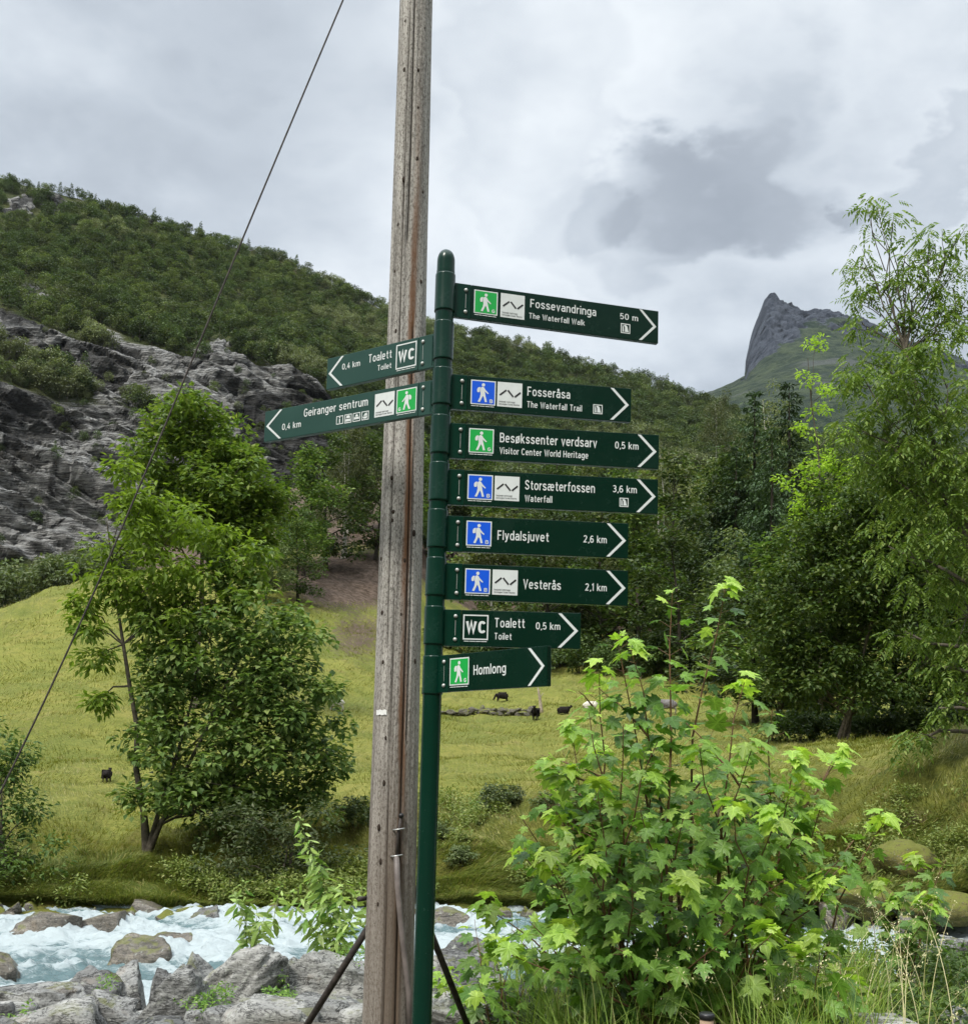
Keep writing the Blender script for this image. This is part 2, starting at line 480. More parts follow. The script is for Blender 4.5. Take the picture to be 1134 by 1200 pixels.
# ---- far bank, meadow and field up to the trees
cm_ = [
    [(x, None, 15.5, -2.5) for x in (-900, 2100)],
    [(-900, 1076, None, WZ), (0, 1071, None, WZ), (130, 1073, None, WZ), (300, 1072, None, WZ), (480, 1071, None, WZ), (620, 1074, None, WZ), (800, 1078, None, WZ), (1000, 1078, None, WZ), (1134, 1076, None, WZ), (2000, 1085, None, WZ)],
    [(-900, 1050, 21.3), (0, 1052, 21.0), (130, 1055, 20.9), (300, 1056, 20.9), (480, 1055, 20.8), (620, 1056, 20.6), (800, 1058, 20.4), (1000, 1052, 20.3), (1134, 1045, 20.3), (2000, 1040, 20)],
    [(-900, 1000, 24), (0, 1010, 23.6), (130, 1015, 23.5), (300, 1010, 23.3), (480, 1005, 23.2), (620, 1005, 23), (800, 1003, 22.8), (1000, 985, 22.8), (1134, 965, 22.6), (2000, 950, 22)],
    [(-900, 930, 30), (0, 960, 28.5), (130, 960, 28), (300, 955, 27.6), (440, 946, 27.5), (560, 938, 27.2), (700, 935, 27), (850, 925, 26.6), (1000, 905, 26.5), (1070, 893, 26), (1134, 872, 26), (2000, 850, 26)],
    [(-900, 870, 46), (0, 893, 45), (130, 890, 45), (300, 885, 46), (440, 880, 48), (560, 876, 50), (700, 876, 50), (850, 872, 48), (1000, 880, 40), (1134, 866, 40), (2000, 850, 40)],
    [(-900, 790, 80), (0, 795, 78), (130, 775, 80), (300, 780, 82), (440, 806, 84), (560, 818, 86), (700, 822, 84), (850, 838, 75), (1000, 862, 56), (1134, 856, 55), (2000, 850, 55)],
    [(-900, 712, 112), (0, 713, 110), (60, 692, 112), (115, 675, 115), (200, 668, 118), (330, 680, 115), (440, 720, 115), (560, 768, 118), (700, 772, 115), (850, 790, 105), (1000, 835, 80), (1134, 835, 78), (2000, 830, 78)],
    [(-900, 730, 140), (0, 728, 140), (60, 712, 140), (115, 695, 140), (200, 672, 145), (330, 648, 138), (440, 640, 140), (560, 715, 145), (700, 735, 145), (850, 745, 140), (1000, 770, 125), (1134, 770, 125), (2000, 770, 125)],
    [(-900, 735, 185), (0, 722, 185), (115, 690, 190), (200, 650, 190), (330, 600, 185), (440, 585, 185), (560, 640, 190), (700, 665, 190), (850, 700, 190), (1000, 720, 190), (1134, 720, 190), (2000, 720, 190)],
    [(-900, 700, 260), (0, 680, 255), (115, 650, 255), (200, 620, 255), (330, 575, 250), (440, 560, 250), (560, 600, 260), (700, 620, 260), (850, 650, 260), (1000, 680, 260), (1134, 680, 260), (2000, 680, 260)],
]
CM = [contour(c) for c in cm_]
CG = loft(CM, [6, 12, 16, 22, 26, 22, 20, 14, 10, 6], -.80, .80, 560)
_P = CG.reshape(-1, 3)
_rr = np.hypot(_P[:, 0], _P[:, 1])
_n = (fbm(_P * .35, 4, 3) - .5)
_n2 = (fbm(_P * 1.4 * np.array([1, 1, .3]), 3, 9) - .5)
_P0 = _P.copy(); _amp = .25 + .45 * sstep(27, 36, _rr) + .55 * sstep(22, 25, _rr) * (1 - sstep(27, 34, _rr)) + .5 * sstep(60, 120, _rr)
_bank = sstep(21, 23, _rr) * (1 - sstep(27, 31, _rr))
_P = _P.copy(); _P[:, 2] += _n * _amp * 1.3 + (fbm(_P * .9, 3, 123) - .5) * .45 * sstep(26, 32, _rr) + _n2 * (.10 + .75 * _bank) + (fbm(_P * np.array([.9, .25, .25]), 2, 55) - .5) * .5 * _bank
CG = _P.reshape(CG.shape)


def meadow_material():
    m, t, b, out = new_mat('meadow_turf')
    g = t.n('ShaderNodeNewGeometry').outputs['Position']
    at = t.n('ShaderNodeAttribute', attribute_name='bare').outputs['Fac']
    ab = t.n('ShaderNodeAttribute', attribute_name='bank').outputs['Fac']
    n1 = t.noise(g, .22, 6, .65); n2 = t.noise(g, 1.7, 6, .7); n3 = t.noise(t.scalevec(g, (1, 1, 3)), 9, 4, .7)
    c = t.ramp(n1, [(.32, (.12, .145, .024)), (.48, (.185, .20, .038)), (.62, (.235, .225, .055)), (.75, (.145, .17, .036))])
    c = t.mix(t.mapr(n2, .42, .66, 0, .65), c, (.085, .115, .02))
    c = t.mix(t.mapr(t.noise(g, .09, 5, .7), .48, .60, 0, .65), c, (.085, .12, .022))
    c = t.mix(t.mapr(t.noise(g, .55, 5, .75), .58, .70, 0, .6), c, (.22, .175, .07))
    c = t.mix(t.mapr(n3, .42, .62, 0, .4), c, (.33, .30, .08))
    bank = t.mix(t.mapr(n2, .35, .65), (.06, .08, .014), (.16, .165, .03))
    bank = t.mix(t.mapr(t.noise(g, .8, 4, .6), .52, .66, 0, .7), bank, (.14, .095, .035))
    c = t.mix(ab, c, bank)
    soil = t.mix(t.mapr(n2, .35, .65), (.055, .038, .026), (.15, .11, .085))
    f = t.mapr(t.math('ADD', at, t.math('MULTIPLY', t.math('SUBTRACT', n2, .5), .9)), .35, .65)
    c = t.mix(f, c, soil)
    t.l(c, b.inputs['Base Color']); b.inputs['Roughness'].default_value = .9; b.inputs['Specular IOR Level'].default_value = .15
    bn = t.n('ShaderNodeBump'); bn.inputs['Strength'].default_value = .9; bn.inputs['Distance'].default_value = .18
    t.l(t.math('ADD', n3, t.math('MULTIPLY', n2, .8)), bn.inputs['Height']); t.l(bn.outputs[0], b.inputs['Normal'])
    return m

M['meadow'] = meadow_material()
nr, nc, _ = CG.shape
V = CG.reshape(-1, 3); px_, py_ = proj(V); rr_ = np.hypot(V[:, 0], V[:, 1])
me = mesh_np('meadow', V, grid_faces(nr, nc), True, [M['meadow']])
bare = np.exp(-(((px_ - 410) / 95) ** 2 + ((py_ - 680) / 42) ** 2)) * (rr_ > 95)
bare = np.maximum(bare, .62 * np.exp(-(((px_ - 420) / 60) ** 2 + ((py_ - 745) / 45) ** 2)) * (rr_ > 80))
bare = np.maximum(bare, .9 * sstep(128, 150, rr_))
bare = np.maximum(bare, .95 * (1 - sstep(19.9, 20.7, rr_)))
bare = np.maximum(bare, .6 * np.exp(-(((px_ - 1075) / 45) ** 2 + ((py_ - 970) / 35) ** 2)) * (rr_ < 30))
add_attr(me, 'bare', bare)
bk = (1 - sstep(25.5, 28.0, rr_ + (fbm(V * .7, 3, 4) - .5) * 4)) * sstep(0, 350, px_ + 330) * np.where(px_ < 260, .55, .85)
add_attr(me, 'bank', np.clip(bk, 0, 1))
meadow = link('meadow', me); tag(meadow, 'sloping yellow green pasture rising from the river bank', kind='structure')
CM_BVH = BVHTree.FromPolygons([tuple(v) for v in V], [tuple(f) for f in grid_faces(nr, nc)])


def gz(x, y, bvh=None):
    h = (bvh or CM_BVH).ray_cast(Vector((x, y, 900)), Vector((0, 0, -1)))
    return h[0].z if h[0] is not None else None

def hit(px, py, bvh=None):
    d = Vector(ray(px, py)).normalized()
    h = (bvh or CM_BVH).ray_cast(Vector(EYE) + d * 14, d)
    return h[0]


# ---- hillside with the cliff (wooded ridge)
ds_ = [
    [(-400, 740, 230), (0, 735, 230), (200, 700, 230), (440, 655, 230), (700, 660, 230), (1000, 710, 230), (1500, 720, 230)],
    [(-400, 660, 262), (0, 668, 262), (100, 640, 265), (200, 615, 268), (300, 585, 275), (370, 560, 285), (450, 545, 300), (560, 570, 310), (700, 590, 310), (850, 610, 310), (1134, 640, 310), (1500, 650, 310)],
    [(-400, 510, 285), (0, 520, 285), (100, 520, 287), (200, 505, 292), (300, 490, 300), (370, 490, 312), (450, 500, 335), (560, 525, 350), (700, 545, 350), (850, 560, 350), (1134, 590, 350), (1500, 600, 350)],
    [(-400, 370, 322), (0, 380, 322), (100, 398, 325), (200, 405, 330), (300, 415, 340), (380, 432, 352), (450, 440, 375), (560, 472, 400), (700, 500, 400), (850, 525, 400), (1134, 560, 400), (1500, 570, 400)],
    [(-400, 285, 430), (0, 292, 430), (100, 303, 430), (300, 352, 430), (450, 398, 440), (560, 434, 455), (700, 466, 460), (850, 500, 460), (1134, 545, 460), (1500, 560, 460)],
    [(-400, 190, 520), (0, 214, 520), (60, 226, 520), (150, 252, 520), (200, 266, 520), (250, 280, 520), (330, 304, 520), (400, 340, 520), (450, 364, 520), (500, 384, 520), (540, 395, 520), (600, 403, 520), (650, 420, 520), (700, 432, 520), (750, 446, 520), (800, 462, 520), (840, 478, 520), (900, 510, 520), (1000, 560, 520), (1134, 600, 520), (1500, 640, 520)],
    [(-400, 215, 600), (0, 240, 600), (250, 306, 600), (450, 392, 600), (600, 430, 600), (750, 474, 600), (900, 540, 600), (1134, 620, 600), (1500, 660, 600)],
]
DG = loft([contour(c) for c in ds_], [8, 78, 84, 40, 34, 4], -.60, .60, 720)
V = DG.reshape(-1, 3).copy(); px_, py_ = proj(V)
top_line = np.interp(px_, [-400, 0, 60, 130, 200, 260, 320, 370, 390, 420, 450], [350, 362, 372, 388, 398, 402, 415, 440, 470, 560, 640])
bot_line = np.interp(px_, [-400, 0, 100, 200, 300, 380, 420], [670, 655, 632, 622, 600, 560, 540])
nz1 = fbm(V * .03, 4, 21) - .5
cliff = sstep(-14, 14, py_ - top_line + nz1 * 70) * sstep(-10, 14, bot_line - py_ + nz1 * 60) * sstep(455, 385, px_)
ledge = fbm(np.stack([(V[:, 2] + .42 * V[:, 0]) / 13, V[:, 0] / 70, V[:, 1] / 70], -1), 3, 33)
green = sstep(.50, .58, ledge) * sstep(560, 440, py_) + .9 * np.exp(-(((px_ - 60) / 90) ** 2 + ((py_ - 430 - .25 * px_) / 30) ** 2)) * sstep(.38, .5, fbm(V * .08, 3, 5))
up_rock = np.zeros(len(V))
for (a, b_, sx, sy, k) in ((45, 240, 45, 14, 1), (190, 262, 26, 7, 1), (300, 290, 40, 8, 1), (20, 345, 40, 20, .8), (280, 285, 20, 10, .7)):
    up_rock = np.maximum(up_rock, k * np.exp(-(((px_ - a) / sx) ** 2 + ((py_ - b_) / sy) ** 2)))
up_rock *= sstep(.40, .55, fbm(V * .1, 3, 77)) * 1.4
rockm = np.clip(np.maximum(cliff * (1 - np.clip(green, 0, 1)), up_rock), 0, 1)
# strata relief pushed towards and away from the viewer
s_ = (V[:, 2] * .92 + V[:, 0] * .40)
st = fbm(np.stack([s_ / 9, V[:, 0] / 45, V[:, 1] / 45], -1), 5, 41, .6, True)
bl = fbm(V * .055, 4, 61, .55)
sml = fbm(np.stack([s_ / 2.6, V[:, 0] / 9, V[:, 1] / 12], -1), 3, 88, .6, True)
out_ = -V[:, :2] / np.hypot(V[:, 0], V[:, 1])[:, None]
warp = (fbm(V * .03, 3, 91) - .5) * 14
def saw(x): 
    f_ = x - np.floor(x); return np.where(f_ < .82, f_ / .82, (1 - f_) / .18)
def worley(P, seed):
    i_ = np.floor(P).astype(np.int64); best = np.full(len(P), 9.0); sec = np.full(len(P), 9.0); val = np.zeros(len(P))
    for dx in (-1, 0, 1):
        for dy in (-1, 0, 1):
            for dz in (-1, 0, 1):
                c_ = i_ + np.array([dx, dy, dz]); r3 = np.stack([_hash(c_[:, 0], c_[:, 1], c_[:, 2], seed + k) for k in range(4)], -1)
                d_ = np.linalg.norm(c_ + r3[:, :3] - P, axis=1); up = d_ < best
                sec = np.where(up, best, np.minimum(sec, d_)); val = np.where(up, r3[:, 3], val); best = np.where(up, d_, best)
    return val, sec - best
sel = np.where(rockm > .02)[0]
wv = np.full(len(V), .5); we = np.ones(len(V)); wv2 = wv.copy(); we2 = we.copy()
Q = np.stack([(s_ + warp * .4) / 9, (V[:, 0] - .35 * V[:, 2] + warp) / 22, V[:, 1] / 22], -1)[sel]
wv[sel], we[sel] = worley(Q, 301)
Q = np.stack([(s_ + warp * .3) / 3.0, (V[:, 0] - .35 * V[:, 2]) / 7.5, V[:, 1] / 8], -1)[sel]
wv2[sel], we2[sel] = worley(Q, 401)
lg = saw((s_ + warp) / 13); lg2 = saw((s_ + warp * .5) / 4.1 + .3)
disp = rockm * ((st - .5) * 5 + (bl - .5) * 15 + (lg - .5) * 5.0 + (lg2 - .5) * 2.2 + (wv - .5) * 2.6 + (wv2 - .5) * 1.1 + (sml - .5) * 2.6 - .8 * np.exp(-we * 12) - .4 * np.exp(-we2 * 10))
crk = np.clip(.55 + (st - .5) * .6 - .3 * np.exp(-we * 16) - .2 * np.exp(-we2 * 12) + .0 * lg, 0, 1)
V[:, :2] += out_ * disp[:, None]
V[:, 2] += disp * .25 + (fbm(V * .03, 3, 14) - .5) * 7 * (1 - cliff) * sstep(262, 300, np.hypot(V[:, 0], V[:, 1]))
DG = V.reshape(DG.shape)


def hill_material():
    m, t, b, out = new_mat('hillside_ground')
    g = t.n('ShaderNodeNewGeometry').outputs['Position']
    at = t.n('ShaderNodeAttribute', attribute_name='rock').outputs['Fac']
    pa = t.n('ShaderNodeAttribute', attribute_name='pale').outputs['Fac']
    cr = t.n('ShaderNodeAttribute', attribute_name='crack').outputs['Fac']
    sc1 = t.scalevec(g, (.02, .02, .14), (0, R(24), 0))
    n1 = t.noise(sc1, 1.6, 9, .74, .6); n2 = t.noise(g, .12, 7, .68)
    n3 = t.noise(t.scalevec(g, (.14, .14, 1.3), (0, R(24), 0)), 1.0, 8, .76, .4)
    vert = t.noise(t.scalevec(g, (.28, .28, .035)), 1.0, 5, .65)
    dark = t.mix(t.mapr(n2, .35, .65), (.040, .039, .037), (.125, .122, .115))
    pale = t.mix(t.mapr(n3, .38, .62), (.14, .137, .13), (.64, .63, .60))
    ce = t.n('ShaderNodeAttribute', attribute_name='cell').outputs['Fac']
    mk = t.mapr(t.math('ADD', t.math('ADD', pa, t.math('MULTIPLY', t.math('SUBTRACT', ce, .5), .8)), t.math('MULTIPLY', t.math('SUBTRACT', n1, .5), 1.7)), .40, .60)
    rc = t.mix(mk, dark, pale)
    rc = t.mix(t.mapr(t.noise(g, .07, 5, .7), .56, .70, 0, .6), rc, (.11, .095, .065))
    rc = t.mix(t.mapr(vert, .55, .68, 0, .85), rc, (.022, .021, .022))
    rc = t.mix(t.mapr(cr, .50, .22, 0, .85), rc, (.016, .016, .017))
    rc = t.mix(t.mapr(n3, .56, .68, 0, .6), rc, (.04, .04, .042))
    lam = t.noise(t.scalevec(g, (.35, .35, 3.6), (0, R(24), 0)), 1.0, 6, .7, .6)
    rc = t.mix(t.mapr(lam, .52, .57, 0, .65), rc, (.025, .025, .027))
    rc = t.mix(t.math('MULTIPLY', t.mapr(lam, .46, .40, 0, .55), mk), rc, (.62, .61, .59))
    gr = t.mix(t.mapr(n2, .35, .65), (.045, .065, .018), (.12, .135, .040))
    gr = t.mix(t.mapr(t.noise(g, .035, 5, .6), .55, .72, 0, .6), gr, (.17, .13, .055))
    f = t.mapr(t.math('ADD', at, t.math('MULTIPLY', t.math('SUBTRACT', n3, .5), .8)), .35, .6)
    c = t.mix(f, gr, rc)
    t.l(c, b.inputs['Base Color']); b.inputs['Roughness'].default_value = .85; b.inputs['Specular IOR Level'].default_value = .2
    bn = t.n('ShaderNodeBump'); bn.inputs['Strength'].default_value = 1.0; bn.inputs['Distance'].default_value = 4.0
    t.l(t.math('ADD', t.math('MULTIPLY', n3, 1.1), t.math('MULTIPLY', n1, .7)), bn.inputs['Height']); t.l(bn.outputs[0], b.inputs['Normal'])
    return m

M['hill'] = hill_material()
nr, nc, _ = DG.shape
HF = grid_faces(nr, nc)
me = mesh_np('hillside', V, HF, False, [M['hill']])
add_attr(me, 'rock', rockm); add_attr(me, 'crack', crk); add_attr(me, 'cell', .5 * wv + .5 * wv2)
pale = .9 * np.exp(-(((px_ - 70) / 80) ** 2 + ((py_ - 590) / 50) ** 2)) + .35 * np.exp(-(((px_ - 240) / 80) ** 2 + ((py_ - 420) / 22) ** 2)) + .45 * np.exp(-(((px_ - 130) / 60) ** 2 + ((py_ - 520) / 50) ** 2)) + .42
pale = pale * (1 - .7 * np.exp(-(((px_ - 340) / 70) ** 2 + ((py_ - 500) / 60) ** 2)))
add_attr(me, 'pale', pale)
hill = link('hillside', me); tag(hill, 'wooded mountainside with a dark layered cliff', kind='structure')
HILL_ROCK = rockm.reshape(nr, nc)
HILL_BVH = BVHTree.FromPolygons([tuple(v) for v in V[::1]], [tuple(f) for f in HF])

# ---- far mountain with the leaning horn
es_ = [
    [(-700, 700, 1000), (1800, 700, 1000)],
    [(-700, 560, 1400), (300, 560, 1400), (760, 540, 1400), (835, 505, 1400), (900, 480, 1400), (1000, 470, 1400), (1134, 480, 1400), (1800, 520, 1400)],
    [(-700, 520, 1900), (500, 510, 1900), (760, 492, 1900), (800, 478, 1900), (835, 464, 1900), (860, 455, 1900), (880, 445, 1900), (910, 437, 1900), (940, 430, 1900), (1000, 425, 1900), (1134, 440, 1900), (1800, 480, 1900)],
    [(-700, 510, 2200), (500, 500, 2200), (760, 480, 2200), (800, 470, 2200), (838, 458, 2200), (860, 449, 2200), (874, 441, 2200), (880, 425, 2200), (890, 410, 2200), (905, 395, 2200), (930, 388, 2200), (960, 392, 2200), (1000, 400, 2200), (1134, 430, 2200), (1800, 470, 2200)],
    [(-700, 508, 2420), (500, 500, 2420), (760, 478, 2420), (800, 470, 2420), (838, 457, 2420), (862, 446, 2420), (873, 440, 2420), (875.5, 428, 2420), (877, 414, 2420), (879, 400, 2420), (884, 384, 2420), (889, 370, 2420), (894, 358, 2420), (898, 347, 2420), (903, 341, 2420), (908, 339, 2420), (914, 343, 2420), (922, 350, 2420), (928, 352, 2420), (934, 357, 2420), (945, 360, 2420), (958, 357, 2420), (975, 358, 2420), (990, 362, 2420), (1003, 368, 2420), (1020, 378, 2420), (1050, 392, 2420), (1134, 420, 2420), (1300, 460, 2420), (1800, 500, 2420)],
    [(-700, 640, 2700), (1800, 640, 2700)],
]
EG = loft([contour(c) for c in es_], [6, 26, 44, 50, 6], -.60, .60, 1100, True)
V = EG.reshape(-1, 3).copy(); px_, py_ = proj(V)
rr_ = np.hypot(V[:, 0], V[:, 1])
rk = sstep(-8, 10, np.interp(px_, [860, 875, 905, 925, 950, 1000, 1060, 1134], [430, 440, 424, 406, 390, 388, 408, 434]) - py_ + (fbm(V * .009, 5, 8, .6) - .5) * 75) * (rr_ > 1700)
vs = fbm(np.stack([V[:, 0] / 22, V[:, 1] / 60, V[:, 2] / 160], -1), 4, 51, .6, True)
V[:, 1] += (vs - .5) * 60 * rk
V[:, 2] += (fbm(V * .01, 4, 71) - .5) * 22 * (rr_ < 2300) + (fbm(V * .035, 3, 81) - .5) * 5


def mountain_material():
    m, t, b, out = new_mat('mountain_rock_and_birch')
    g = t.n('ShaderNodeNewGeometry').outputs['Position']
    at = t.n('ShaderNodeAttribute', attribute_name='rock').outputs['Fac']
    cr = t.n('ShaderNodeAttribute', attribute_name='crack').outputs['Fac']
    n1 = t.noise(t.scalevec(g, (.03, .03, .008)), 1.0, 7, .7); n2 = t.noise(g, .03, 7, .75); n3 = t.noise(g, .006, 5, .6)
    rc = t.mix(t.mapr(n1, .35, .65), (.012, .016, .026), (.062, .072, .092))
    rc = t.mix(t.mapr(cr, .6, .25, 0, .6), rc, (.045, .055, .075))
    gr = t.mix(t.mapr(n2, .40, .60), (.010, .022, .012), (.045, .062, .030))
    scree = t.mapr(n3, .56, .66, 0, .6)
    gr = t.mix(scree, gr, (.085, .09, .088))
    f = t.mapr(t.math('ADD', at, t.math('MULTIPLY', t.math('SUBTRACT', n2, .5), .9)), .4, .6)
    c = t.mix(f, gr, rc)
    t.l(c, b.inputs['Base Color']); b.inputs['Roughness'].default_value = .9; b.inputs['Specular IOR Level'].default_value = .1
    bn = t.n('ShaderNodeBump'); bn.inputs['Strength'].default_value = 1.0; bn.inputs['Distance'].default_value = 14
    t.l(t.math('ADD', n1, n2), bn.inputs['Height']); t.l(bn.outputs[0], b.inputs['Normal'])
    return m

nr, nc, _ = EG.shape
me = mesh_np('mountain', V, grid_faces(nr, nc), True, [mountain_material()])
add_attr(me, 'rock', rk); add_attr(me, 'crack', vs)
tag(link('mountain', me), 'distant mountain with a leaning rock horn above birch slopes', kind='structure')

# ---- thin mountain air
bm = bmesh.new(); box_bm(bm, -2600, 2600, -700, 2950, -4.5, 1180)
hm = bpy.data.materials.new('thin_haze'); hm.use_nodes = True; ht = NT(hm.node_tree)
for q in list(ht.N): ht.N.remove(q)
pv = ht.n('ShaderNodeVolumePrincipled'); pv.inputs['Color'].default_value = (.80, .87, .95, 1); pv.inputs['Density'].default_value = HAZE_D; pv.inputs['Anisotropy'].default_value = .2
ho = ht.n('ShaderNodeOutputMaterial'); ht.l(pv.outputs[0], ho.inputs['Volume'])
tag(link('haze', bm_mesh('haze', bm, hm)), 'thin pale bluish air over the valley', kind='stuff')

# ---- valley side behind the viewer (seen only in reflections)
az = np.linspace(R(60), R(300), 90); rows = []
for k, (r0, h0) in enumerate(((14, -.2), (60, 2), (140, 26), (260, 85), (420, 165), (520, 150))):
    hh = h0 * (.75 + .35 * np.cos(az - R(160)))
    rows.append(np.stack([r0 * np.sin(az), r0 * np.cos(az), hh], -1))
G = np.array(rows); nr, nc, _ = G.shape
tag(link('valley_side', mesh_np('valley_side', G.reshape(-1, 3), grid_faces(nr, nc), True, [M['hill']])), 'wooded valley side opposite the river', kind='structure')

# ---- near bank ground
def near_z(x, y):
    x = np.asarray(x, float); y = np.asarray(y, float)
    d = np.hypot(x, y)
    edge = 12.2 + .9 * np.sin(x * .35) + .05 * x
    z = -.05 - 1.75 * sstep(6.2, 1.0, edge + 0 * d - y + .0) if False else -1.85 * sstep(edge - 6.2, edge + .6, y)
    z = z + .16 * sstep(.5, 3.0, x) * (1 - sstep(8, 11, y))
    return z

xs = np.linspace(-16, 16, 260); ys = np.linspace(-8, 15.6, 200)
X, Y = np.meshgrid(xs, ys)
Z = near_z(X, Y)
P = np.stack([X.ravel(), Y.ravel(), Z.ravel()], -1)
P[:, 2] += (fbm(P * .8, 4, 2) - .5) * .22 + (fbm(P * 4, 3, 6) - .5) * .06
NB_BVH = BVHTree.FromPolygons([tuple(v) for v in P], [tuple(f) for f in grid_faces(200, 260)])
m, t, b, out = new_mat('bank_soil')
g = t.n('ShaderNodeNewGeometry').outputs['Position']
n1 = t.noise(g, 1.2, 6, .7); n2 = t.noise(g, 14, 6, .75); n3 = t.noise(g, 3.5, 4, .6)
c = t.mix(t.mapr(n2, .35, .65), (.035, .028, .020), (.15, .13, .105))
c = t.mix(t.mapr(n3, .5, .62, 0, .8), c, (.055, .075, .015))
c = t.mix(t.mapr(n1, .52, .7, 0, .6), c, (.22, .21, .19))
t.l(c, b.inputs['Base Color']); b.inputs['Roughness'].default_value = .9
bn = t.n('ShaderNodeBump'); bn.inputs['Strength'].default_value = .8; bn.inputs['Distance'].default_value = .04
t.l(n2, bn.inputs['Height']); t.l(bn.outputs[0], b.inputs['Normal'])
M['soil'] = m
tag(link('ground', mesh_np('ground', P, grid_faces(200, 260), True, [m])), 'stony ground of the near river bank', kind='structure')

# ---- river
RIV = [(89, 1076, 50), (183, 1096, 40), (12, 1122, 22), (242, 1070, 22)]
xs = np.linspace(-15, 15, 600); ys = np.linspace(10.0, 23.0, 250)
X, Y = np.meshgrid(xs, ys); P = np.stack([X.ravel(), Y.ravel(), np.zeros(X.size)], -1)
wp = np.stack([P[:, 0] * .55 + (fbm(P * .5, 2, 90) - .5) * 1.5, P[:, 1] * 1.1 + (fbm(P * .6, 2, 91) - .5) * 2.2, P[:, 2]], -1)
h1 = fbm(wp * 1.5, 5, 11, .58, True); h2 = fbm(wp * .45, 3, 15); h3 = fbm(np.stack([P[:, 0] * 3.5, P[:, 1] * 6, P[:, 2]], -1), 4, 19, .6, True)
P[:, 2] = WZ + (h1 - .55) * .40 + (h2 - .5) * .34 + (h3 - .5) * .12
rk_xy = [(pt_z((a_ + c_) / 2, d_, WZ), (c_ - a_) * .5 / FOC * 15) for a_, c_, d_ in ((24, 152, 1094), (136, 230, 1124), (-14, 27, 1137), (222, 300, 1084), (506, 552, 1086))]
near = np.zeros(len(P))
for c_, s_r in rk_xy: near = np.maximum(near, np.exp(-(((P[:, 0] - c_[0] - .3) / (s_r + .5)) ** 2 + ((P[:, 1] - c_[1]) / (s_r * .5 + .45)) ** 2)))
foam = np.clip(.35 + (h1 - .55) * 2.2 + (h2 - .5) * 1.6 + near * .30, 0, 1)
P[:, 2] += near * (.04 + (h3 - .5) * .25)
m, t, b, out = new_mat('rushing_meltwater')
g = t.n('ShaderNodeNewGeometry').outputs['Position']
fo = t.n('ShaderNodeAttribute', attribute_name='foam').outputs['Fac']
n1 = t.noise(t.scalevec(g, (2.2, 5.5, 3)), 1.0, 8, .75, .8); n2 = t.noise(t.scalevec(g, (9, 18, 9)), 1.0, 6, .75, .4)
f = t.mapr(t.math('ADD', fo, t.math('ADD', t.math('MULTIPLY', t.math('SUBTRACT', n1, .5), 1.5), t.math('MULTIPLY', t.math('SUBTRACT', n2, .5), .7))),   .34, .86)
c = t.mix(f, (.10, .165, .175), (.40, .46, .475))
c = t.mix(t.mapr(n2, .6, .72, 0, .4), c, (.10, .15, .15))
t.l(c, b.inputs['Base Color'])
t.l(t.mapr(f, 0, 1, .12, .55), b.inputs['Roughness'])
bn = t.n('ShaderNodeBump'); bn.inputs['Strength'].default_value = .8; bn.inputs['Distance'].default_value = .06
t.l(t.math('ADD', n1, n2), bn.inputs['Height']); t.l(bn.outputs[0], b.inputs['Normal'])
me = mesh_np('river', P, grid_faces(250, 600), True, [m]); add_attr(me, 'foam', foam)
tag(link('river', me), 'fast milky turquoise river with white rapids', kind='structure')


# ------------------------------------------------------------------ rocks
def ico(sub):
    bm = bmesh.new(); bmesh.ops.create_icosphere(bm, subdivisions=sub, radius=1.0)
    V = np.array([v.co[:] for v in bm.verts]); F = np.array([[v.index for v in f.verts] for f in bm.faces]); bm.free(); return V, F
ICO = {k: ico(k) for k in (2, 3, 4, 5)}

def rock_mesh(seed, sub=4, sx=1, sy=1, sz=1, cuts=9, rough=.10, tiltx=0, tilty=0, name='boulder', thin=1.0):
    """an angular block: a ball cut by planes, most of them along two cleavage directions, then split and worn"""
    rng = np.random.default_rng(seed); V, F = ICO[sub]; V = V.copy()
    for k in range(cuts):
        if k < cuts * .45 and cuts > 3:
            n = np.array([[0, 0, 1.0], [0, 0, -1.0], [1, .2, .1], [-1, .1, -.1], [.1, -1, .2], [0, 1, 0]][k % 6]) + rng.normal(0, .16, 3)
        else: n = rng.normal(size=3)
        n /= np.linalg.norm(n); d = rng.uniform(.50, .80)
        s = V @ n; V -= np.where(s > d, s - d, 0)[:, None] * n[None] * .985
    for ax in range(3): V[:, ax] /= max(abs(V[:, ax]).max(), 1e-6)
    V *= np.array([1, 1, thin])
    nn = V / (np.linalg.norm(V, axis=1)[:, None] + 1e-6)
    off = rng.uniform(0, 50, 3)
    V += nn * ((fbm(V * 1.4 + off, 3, seed % 97) - .5) * rough * 1.2)[:, None]
    ly = V[:, 2] * 4.2 / thin ** .5 + V[:, 0] * .9 + fbm(V * 1.5 + off, 2, 3) * 1.1
    st_ = ly - np.floor(ly); V += nn * ((np.where(st_ < .8, st_ / .8, (1 - st_) / .2) - .5) * rough * .45)[:, None]
    cr_ = fbm(V * np.array([1.5, 1.5, 3.0]) + off + 9, 3, seed % 13, .5, True); V -= nn * (sstep(.80, .93, cr_) * rough * .8)[:, None]
    V += nn * ((fbm(V * 7 + off, 4, seed % 57, .6) - .5) * rough * .6)[:, None]
    Mx = np.array(Matrix.Rotation(tilty, 3, 'Y') @ Matrix.Rotation(tiltx, 3, 'X')); V = V @ Mx.T
    for ax, sc_ in enumerate((sx, sy, sz)):
        lo, hi = np.percentile(V[:, ax], .4), np.percentile(V[:, ax], 99.6); V[:, ax] = (V[:, ax] - (lo + hi) / 2) / ((hi - lo) / 2) * sc_
    return mesh_np(name, V, F, True)

